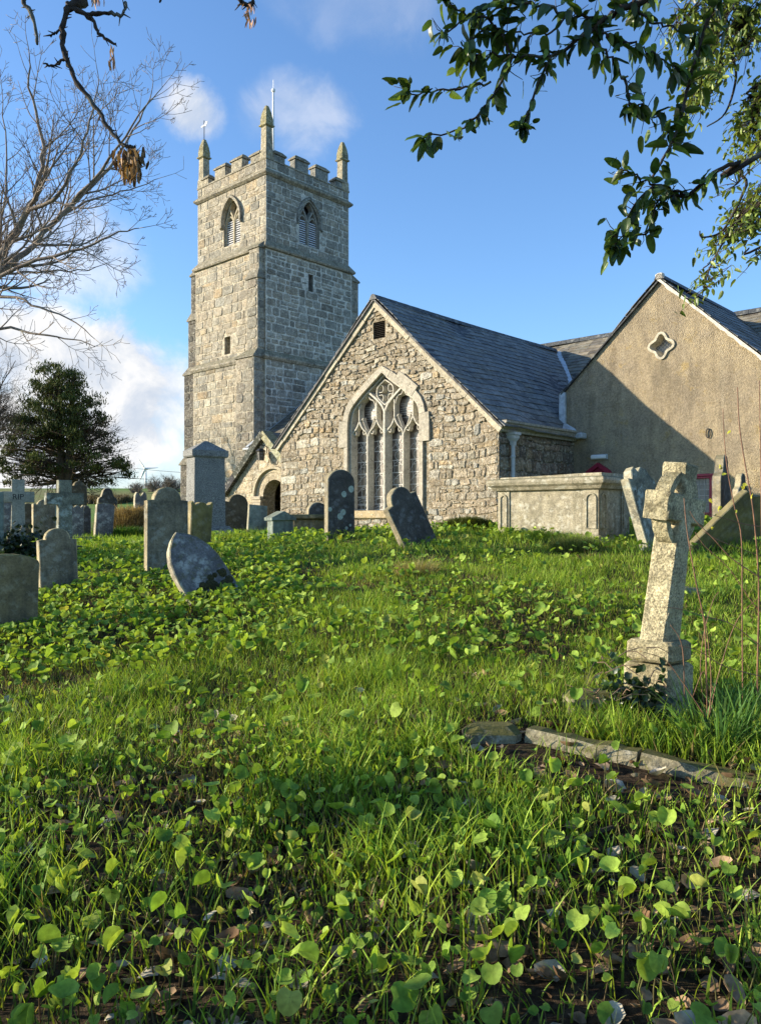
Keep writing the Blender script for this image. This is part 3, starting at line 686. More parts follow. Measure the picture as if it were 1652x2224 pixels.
ns.poly([(-25.68, nrY, nrZ - .02), (10, nrY, nrZ - .02), (10, neY, neZ - .03), (-25.68, neY, neZ - .03)], (.05, .05, .05)); ns.poly([(-25.68, nrY, nrZ), (10, nrY, nrZ), (10, 29, neZ), (-25.68, 29, neZ)], (.09, .09, .09))
nroof = ns.build('nave_roof', M['mossy_slate'], ch)
r2 = MB(); xx = -25.6
while xx < 10: r2.loft([[(x_, nrY - .14, nrZ - .03), (x_, nrY - .07, nrZ + .1), (x_, nrY, nrZ + .13), (x_, nrY + .07, nrZ + .1), (x_, nrY + .14, nrZ - .03)] for x_ in (xx, xx + .44)], (.06, .065, .07)); xx += .452
r2.build('ridge_tile', M['slate'], nroof)
l_ = MB()
def ns_pt(y, h=.03): return Vector((0, y, nrZ - NSL * (nrY - y))) + nN * h
def strip(pts, w, up, side):
    l_.loft([[p - side * w, p - side * w + up * .012, p + side * w + up * .012, p + side * w] for p in pts], (.42, .45, .47))
a = Vector((-13.96, 23.92, 5.56)) ; b = Vector((-10.5, 19.42, 2.41)); dv = (b - a).normalized(); upv = (nR + nN).normalized(); strip([a + upv * .03, b + upv * .03], .13, upv, dv.cross(upv)); l_.build('lead_flashing', M['lead'], nroof); l_ = MB()
strip([ns_pt(24.4) + Vector((-25.60, 0, 0)), ns_pt(20.02) + Vector((-25.60, 0, 0))], .09, nN, Vector((1, 0, 0))); l_.build('lead_flashing', M['lead'], nroof); l_ = MB()
l_.box((-10.62, 18.28, 2.2), (-10.44, 18.9, 3.2), (.42, .45, .47), .01)
pA = Vector((-10.5, 18.3, 2.42)); l_.poly([pA + nR * .03, pA + Vector((0, -.55, 0)) + dR * .35 + nR * .04, pA + dR * .62 + nR * .05, pA + Vector((.3, .0, -.2)) + nR * .05], (.5, .5, .46))
l_.box((-10.2, 18.1, 1.98), (-9.86, 18.34, 2.12), (.4, .42, .44), .02)
l_.build('lead_flashing', M['lead'], nroof)
g_ = MB(); g_.box((-25.7, 19.86, 2.68), (-18.0, 20.0, 2.78), (.1, .1, .1), .02); g_.build('gutter', M['pipe'], ch)
# porch
pyf, pax, paz = 18.5, -22.6, 3.05; pxl, pxr = -24.85, -20.35; psl = 1.89 / 2.1
pez = paz - psl * (pax - pxl)
pc, ph, psp, pap = -22.12, .62, .78, 1.36
parc = [(ph * math.cos(PI * k / 14), psp + (pap - psp) * math.sin(PI * k / 14)) for k in range(15)]
pop = [(pc + ph, -1.6)] + [(pc + a, b) for a, b in parc] + [(pc - ph, -1.6)]
p_ = MB()
wall_with_holes(p_, (0, pyf, 0), UX, [(pxl, -2), (pxr, -2), (pxr, pez), (pax, paz), (pxl, pez)], [], MORT_L) if False else None
lo = -1.6
p_.poly([(pxl, pyf, -2), (pc - ph, pyf, -2), (pc - ph, pyf, psp), (pxl, pyf, psp)], (.40, .335, .235)); p_.poly([(pc + ph, pyf, -2), (pxr, pyf, -2), (pxr, pyf, psp), (pc + ph, pyf, psp)], (.40, .335, .235))
top_ = [(pc + a, b) for a, b in parc]
outer = [(pxl, psp)] + [(p, q) for p, q in reversed(top_)] + [(pxr, psp), (pxr, pez), (pax, paz), (pxl, pez)]
wall_with_holes(p_, (0, pyf, 0), UX, outer, [], (.40, .335, .235))
ppl = [(psl / math.hypot(1, psl), 1 / math.hypot(1, psl), (paz - .2 + psl * pax) / math.hypot(1, psl)), (-psl / math.hypot(1, psl), 1 / math.hypot(1, psl), (paz - .2 - psl * pax) / math.hypot(1, psl))]
PP = pal((.43, .36, .255), .1, [(.48, .41, .30), (.36, .31, .23)], .4)
cap_o = lambda u, v: (abs(u - pc) < 1.16 and v < psp) or ((u - pc) ** 2 + ((v - psp) * 1.04) ** 2 < 1.16 ** 2 and v >= psp)
masonry(p_, (0, pyf, 0), UX, NF, pxl, pxr, -1.8, 3.0, (.34, .62), (.4, .95), .016, .02, PP, ppl, cap_o, seed=81, split=.12, rnd=.1)
p_.poly([(pxl, pyf, -2), (pxl, 20.3, -2), (pxl, 20.3, pez), (pxl, pyf, pez)], (.36, .3, .22)); p_.poly([(pxr, pyf, -2), (pxr, 20.3, -2), (pxr, 20.3, pez), (pxr, pyf, pez)], (.3, .26, .2))
reveal(p_, (0, pyf, 0), UX, NF, pop, .55, (.30, .26, .19))
p_.build('porch_wall', M['gable'], ch)
ao = MB()
for r0, pr, dpt in ((.68, .03, .2), (.80, .065, .1), (.92, .06, .04), (1.05, .085, -.06)):
    path = [(pc + r0 * math.cos(PI * k / 18), psp + r0 * math.sin(PI * k / 18) * (.96 if r0 > .7 else .95)) for k in range(19)]
    bar(ao, path, (0, pyf, 0), UX, NF, pr * .5, pr, dpt - .06, dpt + .14, (.42, .36, .25))
    for s in (-1, 1):
        if r0 < 1.0: ao.tube([(pc + s * r0, pyf + dpt * .7, z) for z in (-1.6, -.9, psp - .36)], pr * 1.05, 8, (.38, .33, .24))
for s in (-1, 1):
    for z0, z1, o in ((.66, .78, .06), (.56, .655, .03), (.42, .555, .05), (.30, .415, .0)):
        a, b = sorted((pc + s * .62, pc + s * 1.08)); ao.box((a - o * (s < 0), pyf - .08 - o, z0), (b + o * (s > 0), pyf + .3, z1), (.40, .34, .25), .015)
ao.build('door_arch', M['dressed'], ch)
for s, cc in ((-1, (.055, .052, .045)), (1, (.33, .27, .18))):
    c_ = MB(); d2 = Vector((s, 0, -psl)).normalized(); n2 = Vector((s * psl, 0, 1)).normalized(); L2 = (pax - pxl) * math.hypot(1, psl) + .18
    t0 = 0.; R_ = random.Random(4)
    while t0 < L2 - .05:
        t1 = min(L2, t0 + R_.uniform(.6, 1.0)); A = Vector((pax, pyf - .2, paz)) + d2 * t0; B = Vector((pax, pyf - .2, paz)) + d2 * (t1 - .01)
        q = [Vector((0, 0, 0)), Vector((0, .45, 0))]
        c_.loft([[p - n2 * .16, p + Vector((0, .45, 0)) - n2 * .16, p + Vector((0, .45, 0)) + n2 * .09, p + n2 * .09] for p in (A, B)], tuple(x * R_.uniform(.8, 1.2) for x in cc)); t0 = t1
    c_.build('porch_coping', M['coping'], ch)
pr_ = MB()
for s in (-1, 1):
    d2 = Vector((s, 0, -psl)).normalized(); n2 = Vector((s * psl, 0, 1)).normalized(); L2 = (pax - pxl) * math.hypot(1, psl) + .1
    slates(pr_, Vector((pax, pyf + .2, paz + .03)), UYv, d2, n2, 2.4, L2, .3, .2, SLATE_T, 8 + s)
    q = Vector((pax, pyf + .2, paz + .02)); pr_.poly([q, q + Vector((0, 2.4, 0)), q + Vector((0, 2.4, 0)) + d2 * L2, q + d2 * L2], (.05, .05, .05))
pr_.build('porch_roof', M['mossy_slate'], ch)
dr = MB(); 
for k in range(6):
    x = pc - .72 + k * .24; dr.box((x, pyf + .95, -1.6), (x + .225, pyf + 1.0, 1.5), (.05, .04, .03), .01)
door = dr.build('porch_door', M['door'], ch)
dr = MB(); dr.tube([(pc - .5, pyf + .93, .0), (pc + .1, pyf + .93, .42), (pc + .35, pyf + .93, .5)], .02, 5)
for z in (-.6, .7): dr.box((pc - .6, pyf + .925, z), (pc + .3, pyf + .945, z + .06), (.02, .02, .02))
for k in range(4): dr.tube([(pc - .42 + .28 * k, pyf + .9, -1.5), (pc - .42 + .28 * k, pyf + .9, .75)], .014, 5)
dr.build('ironwork', M['iron'], door)
# lantern on the porch
lx, ly, lz = -22.5, pyf - .3, 2.05
la = cthing('wall_lantern', 'black iron lantern hanging over the porch doorway', 'lantern', (lx, ly, lz))
s = MB(); s.tube([(lx + .12, pyf, lz + .42), (lx + .1, ly + .1, lz + .52), (lx, ly, lz + .50), (lx, ly, lz + .4)], .016, 5); s.tube([(lx + .12, pyf - .02, lz + .1), (lx + .12, pyf - .02, lz + .5)], .02, 5); s.build('bracket', M['iron'], la)
s = MB(); sq = lambda h, z: [(lx + h * math.cos(PI * k / 3), ly + h * math.sin(PI * k / 3), z) for k in range(6)]
s.loft([sq(.17, lz + .30), sq(.18, lz + .33), sq(.10, lz + .40), sq(.02, lz + .42)], (.02, .02, .02))
for k in range(6):
    a = PI * k / 3; s.tube([(lx + .11 * math.cos(a), ly + .11 * math.sin(a), lz), (lx + .15 * math.cos(a), ly + .15 * math.sin(a), lz + .3)], .010, 4)
for z, h in ((lz, .11), (lz + .1, .123), (lz + .2, .137)):
    q = sq(h, z)
    for k in range(6): s.tube([q[k], q[(k + 1) % 6]], .008, 4)
s.build('cage', M['iron'], la)
s = MB(); s.loft([sq(.10, lz + .01), sq(.138, lz + .29)]); s.build('glass', M['pane'], la)

# ------------------------------------------------------------------ rendered hall on the right
hl = cthing('rendered_chapel', 'tan pebbledash gabled wing with quatrefoil opening high in its wall', 'church wing', (-7.97, 18.35, -1.4))
hy, hax, haz, hxl, hxr = 18.35, -7.97, 5.58, -10.52, -5.42; hez = 3.19; HS = (haz - hez) / (hax - hxl)
qc = (-7.95, 4.03); qp = [(qc[0] + (.25 + .05 * math.cos(4 * t)) * math.cos(t), qc[1] + (.25 + .05 * math.cos(4 * t)) * math.sin(t)) for t in [2 * PI * k / 40 for k in range(40)]]
rw = [(-7.86, .02), (-6.74, .02), (-6.74, 1.0), (-7.86, 1.0)]
h_ = MB()
wall_with_holes(h_, (0, hy, 0), UX, [(hxl, -2), (hxr, -2), (hxr, hez), (hax, haz), (hxl, hez)], [qp, rw], (.3, .3, .3))
h_.poly([(hxl, hy, -2), (hxl, 24, -2), (hxl, 24, hez), (hxl, hy, hez)]); h_.poly([(hxr, hy, -2), (hxr, 24, -2), (hxr, 24, hez), (hxr, hy, hez)])
reveal(h_, (0, hy, 0), UX, NF, qp, .26, (.3, .3, .3)); reveal(h_, (0, hy, 0), UX, NF, rw, .12, (.3, .3, .3))
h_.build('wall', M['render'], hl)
hr = MB(); LH = math.hypot(hax - hxl, haz - hez) + .12
for s in (-1, 1):
    d2 = Vector((s, 0, -HS)).normalized(); n2 = Vector((s * HS, 0, 1)).normalized(); t0 = Vector((hax, hy - .08, haz + .05))
    slates(hr, t0, UYv, d2, n2, 6.0, LH, .34, .22, SLATE, 40 + s); q = t0 - n2 * .02
    hr.loft([[q, q + Vector((0, 6, 0)), q + Vector((0, 6, 0)) + d2 * (LH - .03), q + d2 * (LH - .03)], [p - n2 * .03 for p in (q, q + Vector((0, 6, 0)), q + Vector((0, 6, 0)) + d2 * (LH - .03), q + d2 * (LH - .03))]], (.04, .042, .046))
hroof = hr.build('roof', M['slate'], hl)
r2 = MB(); yy = hy - .1
while yy < 23: r2.loft([[(hax - .12, y_, haz), (hax - .06, y_, haz + .11), (hax, y_, haz + .13), (hax + .06, y_, haz + .11), (hax + .12, y_, haz)] for y_ in (yy, yy + .43)], (.07, .07, .075)); yy += .44
r2.build('ridge_tile', M['slate'], hroof)
v = MB(); d2 = Vector((1, 0, -HS)).normalized(); n2 = Vector((HS, 0, 1)).normalized(); A = Vector((hax - .05, hy, haz + .03))
R_ = random.Random(8); rings = []
for k in range(30):
    p = A + d2 * (LH + .05) * k / 29 ; w = .045 + R_.uniform(-.02, .015); f = -.09 + R_.uniform(-.008, .008)
    rings.append([p + Vector((0, f, 0)) - n2 * w, p + Vector((0, .0, 0)) - n2 * w, p + n2 * .025, p + Vector((0, f, 0)) + n2 * .025])
v.loft(rings, (.6, .6, .5)); v.box((hax - .1, hy - .1, haz - .02), (hax + .1, hy + .02, haz + .15), (.5, .4, .3), .03); v.build('verge', M['offwhite'], hroof)
q_ = MB(); q_.poly([(a, hy + .2, b) for a, b in qp], (.1, .1, .1)); qw = q_.build('quatrefoil_window', M['pane'], hl)
q_ = MB(); bar(q_, qp, (0, hy, 0), UX, NF, .028, .04, -.04, .05, (.46, .42, .32), True); qin = [(qc[0] + (a - qc[0]) * .9, qc[1] + (b - qc[1]) * .9) for a, b in qp]; bar(q_, qin, (0, hy, 0), UX, NF, .012, .05, .01, .2, (.45, .40, .30), True)
q_.build('frame', M['dressed'], qw)
q_ = MB(); 
for k in range(-3, 4):
    for s in (-1, 1):
        a0, b0 = qc[0] + k * .09 - s * .2, qc[1] - .2; a1, b1 = qc[0] + k * .09 + s * .2, qc[1] + .2
        q_.tube([(a0, hy + .195, b0), (a1, hy + .195, b1)], .006, 3)
q_.build('leadwork', M['leading'], qw)
w_ = MB(); w_.poly([(a, hy + .08, b) for a, b in rw], (.15, .15, .15)); ww = w_.build('casement_window', M['pane'], hl)
w_ = MB()
def fr(x0, x1, z0, z1, y=.0, t=.05, yy=.09):
    w_.box((x0, hy + y - .02, z0), (x0 + t, hy + yy, z1), (.3, .02, .05), .006); w_.box((x1 - t, hy + y - .02, z0), (x1, hy + yy, z1), (.3, .02, .05), .006)
    w_.box((x0 + t, hy + y - .018, z0), (x1 - t, hy + yy, z0 + t), (.3, .02, .05), .006); w_.box((x0 + t, hy + y - .018, z1 - t), (x1 - t, hy + yy, z1), (.3, .02, .05), .006)
fr(-7.86, -6.74, .02, 1.0, 0, .055); fr(-7.80, -7.42, .08, .94, .02, .04); fr(-7.40, -6.80, .08, .94, .02, .045)
w_.build('frame', M['red'], ww)
w_ = MB()
for k in range(1, 5): w_.tube([(-7.36 + .52 * k / 4, hy + .075, .1), (-7.36 + .52 * k / 4, hy + .075, .92)], .006, 4)
for k in range(1, 6):
    z = .12 + .78 * k / 6; w_.tube([(-7.36, hy + .075, z), (-6.83, hy + .075, z)], .006, 4); w_.tube([(-7.77, hy + .075, z), (-7.45, hy + .075, z)], .006, 4)
w_.build('leadwork', M['leading'], ww)
w_ = MB(); w_.box((-7.92, hy - .06, -.05), (-6.68, hy + .1, .015), (.4, .38, .34), .01); w_.build('sill', M['dressed'], ww)
d_ = MB(); dc = -9.54
dout = [(dc - .52, -1.4), (dc + .52, -1.4), (dc + .52, .82), (dc + .3, 1.18), (dc, 1.38), (dc - .3, 1.18), (dc - .52, .82)]
din = [(dc - .42, -1.4), (dc + .42, -1.4), (dc + .42, .80), (dc + .24, 1.08), (dc, 1.25), (dc - .24, 1.08), (dc - .42, .80)]
d_.slab(din, .05, .01, (.2, .02, .03)); d_.xf(Matrix.Translation((0, hy - .005, 0))); dd = d_.build('red_door', M['red'], hl)
d_ = MB(); bar(d_, [((a + c) / 2, (b + e) / 2) for (a, b), (c, e) in zip(dout[1:] + dout[:1], din[1:] + din[:1])], (0, hy, 0), UX, NF, .05, .06, -.09, .02, (.3, .02, .04)); d_.build('frame', M['red'], dd)
f = cthing('bulkhead_light', 'white rectangular bulkhead light above the red pointed door', 'wall light', (-9.52, hy, 1.5))
s = MB(); s.box((-9.74, hy - .04, 1.44), (-9.30, hy, 1.57), (.5, .5, .5), .008); s.build('housing', M['pipe'], f)
s = MB(); s.box((-9.72, hy - .11, 1.455), (-9.32, hy - .042, 1.555), (.8, .8, .8), .02); s.build('diffuser', M['white'], f)
rg = cthing('iron_ring', 'small rusty iron ring hanging on the tan rendered wall', 'ring', (-6.75, hy, 1.75))
s = MB(); cxr, czr = -6.86, 1.9; s.tube([(cxr + .045 * math.sin(t), hy - .03, czr + .10 * math.cos(t)) for t in [2 * PI * k / 14 for k in range(15)]], .012, 5); s.tube([(cxr, hy + .02, czr + .1), (cxr, hy - .05, czr + .1)], .018, 5); s.build('ring', M['iron'], rg)
# ------------------------------------------------------------------ gravestones
HM = {}
def hmat(key):
    if key in HM: return HM[key]
    A = dict(grey=dict(tint=(.205, .175, .125), grain=.22, pale=.45, palecol=(.36, .36, .31), ochre=.3, dark=.55, streak=.5, moss=.5),
             brown=dict(tint=(.20, .155, .085), grain=.2, pale=.35, palecol=(.36, .33, .24), ochre=.35, dark=.35, streak=.35, moss=.75),
             slate=dict(tint=(.08, .074, .066), grain=.2, pale=.4, palecol=(.24, .25, .25), ochre=.3, ochrecol=(.16, .11, .03), dark=.35, darkcol=(.03, .03, .032), streak=.25, moss=.35),
             blue=dict(tint=(.16, .15, .15), grain=.25, pale=.85, nscale=4, palecol=(.40, .40, .37), ochre=.2, dark=.6, darkcol=(.045, .045, .055), streak=.3, moss=.8),
             granite=dict(tint=(.20, .20, .19), var=.12, grain=.55, gscale=60, pale=.1, dark=.12, bump=.25, moss=.1),
             pale=dict(tint=(.33, .32, .26), grain=.2, var=.2, pale=.3, ochre=.1, dark=.45, darkcol=(.15, .155, .125), streak=.3, bump=.5, moss=.3),
             lichen=dict(tint=(.20, .20, .15), nscale=5, grain=.25, pale=.85, palecol=(.40, .44, .38), ochre=.2, dark=.75, darkcol=(.06, .06, .05), streak=.2, moss=.3),
             tomb=dict(tint=(.325, .29, .21), spots=.4, grain=.28, gscale=45, var=.3, pale=.6, palecol=(.56, .54, .44), ochre=.35, ochrecol=(.27, .22, .06), dark=.45, darkcol=(.13, .12, .075), streak=.35, moss=.55, bump=.8),
             kerb=dict(tint=(.27, .24, .155), grain=.3, pale=.4, ochre=.4, ochrecol=(.13, .13, .03), dark=.6, moss=.95, bump=1.), cross=dict(tint=(.44, .385, .245), spots=.5, var=.35, grain=.55, gscale=75, pale=.55, palecol=(.58, .52, .33), ochre=.4, ochrecol=(.32, .27, .08), dark=.6, darkcol=(.13, .11, .055), bump=1.0, bscale=45, bd=.02, moss=.25),
             olive=dict(tint=(.19, .16, .06), pale=.12, ochre=.3, dark=.4, streak=.3, moss=.4), darkbrown=dict(tint=(.10, .08, .052), grain=.2, pale=.15, ochre=.2, dark=.5, streak=.3, moss=.3),
             green=dict(tint=(.20, .24, .21), pale=.5, palecol=(.34, .38, .33), ochre=.1, dark=.35, streak=.45, moss=.3))[key]
    if key in ('grey', 'brown', 'slate', 'blue', 'lichen', 'green', 'darkbrown', 'olive', 'pale'): TINT[key] = A['tint']; A['tint'] = None
    HM[key] = stone_mat('headstone ' + key, nscale=A.pop('nscale', 7), **A); return HM[key]
TINT = {}
EDGE = dict(grey=(.40, .33, .20), brown=(.34, .28, .14), slate=(.34, .29, .19), blue=(.42, .37, .26), lichen=(.42, .38, .27), green=(.38, .35, .25), darkbrown=(.20, .16, .09), olive=(.27, .225, .12), pale=(.40, .37, .28))

def cb(m, name, key, par):
    mt = hmat(key); m.c = [TINT.get(key, (.3, .3, .3))] * len(m.c); return m.build(name, mt, par)
def arc(cx, cz, rx, rz, a0, a1, n): return [(cx + rx * math.cos(a0 + (a1 - a0) * k / n), cz + rz * math.sin(a0 + (a1 - a0) * k / n)) for k in range(n + 1)]
def outline(kind, w, h, sink):
    a = w / 2; b = [(-a, -sink), (a, -sink)]
    if kind == 'rect': return b + [(a, h), (-a, h)]
    if kind == 'round': return b + arc(0, h - a * .8, a, a * .8, 0, PI, 14)
    if kind == 'seg': return b + arc(0, h - a * .32, a, a * .32, 0, PI, 12)
    if kind == 'shoulder': r = a * .66; z = h - r * .9; return b + [(a, z - .01), (r + .03, z)] + arc(0, z, r, r * .9, .0, PI, 12) + [(-r - .03, z), (-a, z - .01)]
    if kind == 'ears': r = a * .62; z = h - r * .95; return b + arc(a - .08 * w, z + .02, .08 * w, .07 * w, 0, PI, 5) + arc(0, z, r, r * .95, .12, PI - .12, 10) + arc(-a + .08 * w, z + .02, .08 * w, .07 * w, 0, PI, 5)
    if kind == 'gothic':
        r = [(a, h * .42), (a * .97, h * .56), (a * .86, h * .70), (a * .62, h * .84), (a * .3, h * .94)]; return b + r + [(0, h)] + [(-x, z) for x, z in reversed(r)]
    if kind == 'ogee':
        r = [(a, h * .70), (a * .98, h * .76), (a * .86, h * .80), (a * .66, h * .82), (a * .55, h * .88), (a * .45, h * .95), (a * .25, h * .99)]; return b + r + [(0, h)] + [(-x, z) for x, z in reversed(r)]
    if kind == 'scallop':
        r = [(a, h * .88), (a * 1.05, h * .95), (a * .9, h * .985), (a * .74, h * .95), (a * .6, h * .905), (a * .45, h * .92), (a * .25, h * .965)]; return b + r + [(0, h * .975)] + [(-x, z) for x, z in reversed(r)]
    if kind == 'twin':
        r = [(a, h * .8), (a * .95, h * .93), (a * .7, h), (a * .4, h * .99), (a * .15, h * .92)]; return b + r + [(0, h * .9)] + [(-x, z) for x, z in reversed(r)]
    if kind == 'broken': return b + [(a, h * .78), (a * .8, h * .82), (a * .55, h * .93), (a * .2, h * .97), (-a * .1, h * .93), (-a * .35, h), (-a * .6, h * .97), (-a * .75, h * .88), (-a, h * .9)]
    if kind == 'scroll': r = [(a, h * .62), (a * .95, h * .68), (a * .6, h * .74), (a * .45, h * .85), (a * .4, h * .93), (a * .2, h * .99)]; return b + r + [(0, h)] + [(-x, z) for x, z in reversed(r)]
def headstone(label, kind, x0, x1, ytop, Y, mat, t=.1, yaw=40, roll=0, pitch=0, ybase=None, h=None, w=None, group=None, cat='headstone', name='headstone', bev=.012, lean=0):
    t *= 1.2; px = (x0 + x1) / 2; X = (px - CX) / F * Y; zb = gzf(X, Y) if ybase is None else EYE + (HY - ybase) / F * Y
    c = math.cos(math.radians(yaw)); s = math.sin(math.radians(yaw)); fs = (c - s * X / Y); ft = abs(s + c * X / Y)
    if w is None: w = max(.2, ((x1 - x0) / F * Y - t * ft) / fs)
    if h is None: h = EYE + (HY - ytop) / F * Y - zb
    mt = hmat(mat); m = MB(); m.slab(outline(kind, w, h, .35), t, bev, TINT.get(mat, (.3, .3, .3)), jit=.003, edge=EDGE.get(mat))
    o = m.build(name, mt); o.location = (X, Y, zb)
    o.rotation_euler = (Matrix.Rotation(math.radians(lean), 3, 'Y') @ Matrix.Rotation(math.radians(yaw), 3, 'Z') @ Matrix.Rotation(math.radians(pitch), 3, 'X') @ Matrix.Rotation(math.radians(roll), 3, 'Y')).to_euler()
    tag(o, label, cat, group); return o

headstone('tan moss-topped headstone cut off by the left edge, nearest of all', 'seg', -62, 83, 1203, 8.0, 'brown', .12, 40, roll=2)
headstone('dark grey headstone with arched centre and square shoulders beside the tan moss-topped one', 'shoulder', 84, 172, 1147, 10.5, 'grey', .10, 38, roll=-2)
headstone('tall grey round-shouldered headstone with rust streaks behind the leaning pointed slab', 'shoulder', 313, 410, 1058, 11.1, 'grey', .10, 38)
headstone('olive headstone with scalloped top and curled ends, behind the tall grey round-shouldered one', 'scallop', 403, 458, 1087, 13.2, 'olive', .12, 40, roll=3)
hg = headstone('white-blotched pointed slab leaning far over, with dark moss at its foot', 'gothic', 0, 0, 0, 9.05, 'blue', .09, 36, roll=-24, pitch=-24, h=.96, w=.62); X_ = (478 - CX) / F * 9.05; hg.location = (X_, 9.05, gzf(X_, 9.05) - .05)
mm = MB(); R_ = random.Random(3)
for k in range(46):
    a, b = R_.uniform(-.22, .25), R_.uniform(.05, .34) ; r = R_.uniform(.02, .055)
    if a < -.1 and b > .24: continue
    i0 = len(mm.v); mm.loft([[(a + r * q * math.cos(2 * PI * j / 7), -.054 - d, b + r * q * math.sin(2 * PI * j / 7)) for j in range(7)] for q, d in ((1.0, 0), (.8, .012), (.35, .02))])
mm.build('moss', plain_mat('dark cushion moss', (.045, .04, .012), .95, .5, 60, .8), hg)
headstone('tall round-topped headstone with pale lichen rings in front of the pointed church window', 'round', 704, 771, 1020, 13.8, 'slate', .10, 38, name='headstone')
ls = bpy.data.objects[-1] if False else [o for o in COL.objects if o.name.startswith('headstone')][-1]
LICH = stone_mat('lichen rosettes', None, .3, 40, bump=.4)
for a, b, r in ((.05, .78, .055), (.20, .87, .06), (-.03, .40, .06), (.03, .47, .055), (-.24, .52, .04), (.1, .2, .03), (.18, .25, .025)):
    lm = MB(); lm.loft([[(a + r * q * math.cos(2 * PI * j / 18) * (1 + .06 * math.sin(5 * j)), -.0605 - d, b + r * q * math.sin(2 * PI * j / 18)) for j in range(18)] for q, d in ((1, 0), (.97, .003), (.7, .003), (.66, .001))], (.36, .42, .36)); lm.build('lichen', LICH, ls)
hs = headstone('black slate headstone tilted steeply to the left before the church gable', 'shoulder', 0, 0, 0, 12.5, 'slate', .11, 40, roll=-27, pitch=-6, h=1.02, w=.66, name='headstone'); X_ = (913 - CX) / F * 12.5; hs.location = (X_, 12.5, gzf(X_, 12.5))
headstone('dark green-brown headstone tilted against the porch wall beside the granite monument', 'shoulder', 0, 0, 0, 18.2, 'darkbrown', .1, 42, roll=14, pitch=2, h=1.08, w=.78).location = ((497 - CX) / F * 18.2, 18.2, gzf(-3.4, 18.2) - .05)
headstone('plain greenish square-topped slab standing before the porch doorway', 'rect', 534, 578, 1097, 17.4, 'green', .06, 40, roll=4)
headstone('dark round-topped headstone behind the low ledger tomb under the church window', 'round', 664, 712, 1091, 17.6, 'slate', .1, 40)
hb = headstone('lichen-mottled broken-topped slab leaning left beside the end of the chest tomb', 'broken', 0, 0, 0, 11.5, 'lichen', .11, 47, lean=-16, h=1.26, w=.78); X_ = (1428 - CX) / F * 11.5; hb.location = (X_, 11.5, gzf(X_, 11.5) - .02)
headstone('narrow dark slate headstone with curled top standing right of the red window', 'scroll', 1545, 1586, 988, 14.6, 'slate', .13, 58, h=None)
headstone('small scroll-topped grey headstone between the narrow slate one and the tilted olive slab', 'scroll', 1588, 1625, 1028, 14.0, 'slate', .1, 40)
hv = headstone('big olive slab lying far over to the right with a curved lit top edge', 'ogee', 0, 0, 0, 11.2, 'olive', .085, 30, roll=10, lean=38, h=.98, w=.98); X_ = (1562 - CX) / F * 11.2; hv.location = (X_, 11.2, gzf(X_, 11.2) - .04)
# those standing further off on the left
headstone('narrow grey-green slab cut off by the left edge beside the RIP cross', 'rect', -24, 10, 1068, 13.0, 'green', .1, 38)
headstone('bluish white-flecked headstone behind the RIP cross', 'round', 0, 30, 1087, 19., 'blue', .1, 36)
headstone('brown round-topped headstone just right of the RIP cross shaft', 'round', 48, 74, 1093, 18.4, 'darkbrown', .1, 36)
headstone('broad black-stained headstone with eared shoulders between the two tall crosses', 'ears', 69, 121, 1085, 17.4, 'grey', .12, 36)
headstone('pale green upright slab behind the shaft of the lichened cross', 'rect', 112, 130, 1085, 21., 'green', .1, 36)
headstone('tall brown round-shouldered headstone behind the lichened cross, under the cypress', 'shoulder', 152, 190, 1045, 24., 'darkbrown', .14, 36)
headstone('grey headstone with curled top corners touching the right of the lichened cross', 'scallop', 152, 183, 1095, 17., 'blue', .1, 36)
headstone('narrow black headstone close behind the one with curled corners', 'shoulder', 180, 194, 1098, 18.6, 'slate', .1, 36)
headstone('smooth grey headstone with low arched top leaning slightly right, left of the grassy bank', 'seg', 202, 245, 1092, 18., 'blue', .09, 40, roll=4)
headstone('black ogee-topped headstone on the skyline left of the grassy bank', 'ogee', 210, 256, 1060, 26., 'slate', .14, 36)
headstone('small twin-lobed bluish headstone on the skyline beyond the grassy bank', 'twin', 290, 320, 1069, 28., 'blue', .14, 36)
headstone('tiny round-topped marker stone peeping over the grassy bank', 'round', 309, 318, 1089, 26., 'pale', .1, 36, h=.35)
def at_px(px, Y): X = (px - CX) / F * Y; return X, Y, gzf(X, Y)
# crosses
def latin(w, h, aw, z0, z1, tw=.0):
    a = w / 2; return [(-a - tw, -.3), (a + tw, -.3), (a, z0), (aw, z0), (aw, z1), (a, z1), (a, h), (-a, h), (-a, z1), (-aw, z1), (-aw, z0), (-a, z0)]
X_, Y_, Z_ = at_px(40, 13.4)
c = thing('rip_cross', 'pale stone cross lettered RIP on two inscribed ivy-ringed steps', 'stone cross', (X_, Y_, Z_), math.radians(24))
m = MB(); m.slab(latin(.20, 1.38, .25, 1.0, 1.18, .03), .13, .01); m.xf(Matrix.Translation((0, 0, .0))); cr = cb(m, 'cross', 'pale', c)
fc = bpy.data.curves.new('inscription', 'FONT'); fc.body = 'RIP'; fc.size = .13; fc.align_x = 'CENTER'; fc.align_y = 'CENTER'; fc.extrude = .002; fc.materials.append(M['iron'])
_t = bpy.data.objects.new('inscription_text', fc); COL.objects.link(_t); bpy.context.view_layer.update(); _me = bpy.data.meshes.new_from_object(_t.evaluated_get(bpy.context.evaluated_depsgraph_get())); bpy.data.objects.remove(_t); fo_ = bpy.data.objects.new('inscription', _me); COL.objects.link(fo_); fo_.parent = cr; fo_.rotation_euler = (PI / 2, 0, 0); fo_.location = (0, -.067, 1.09)
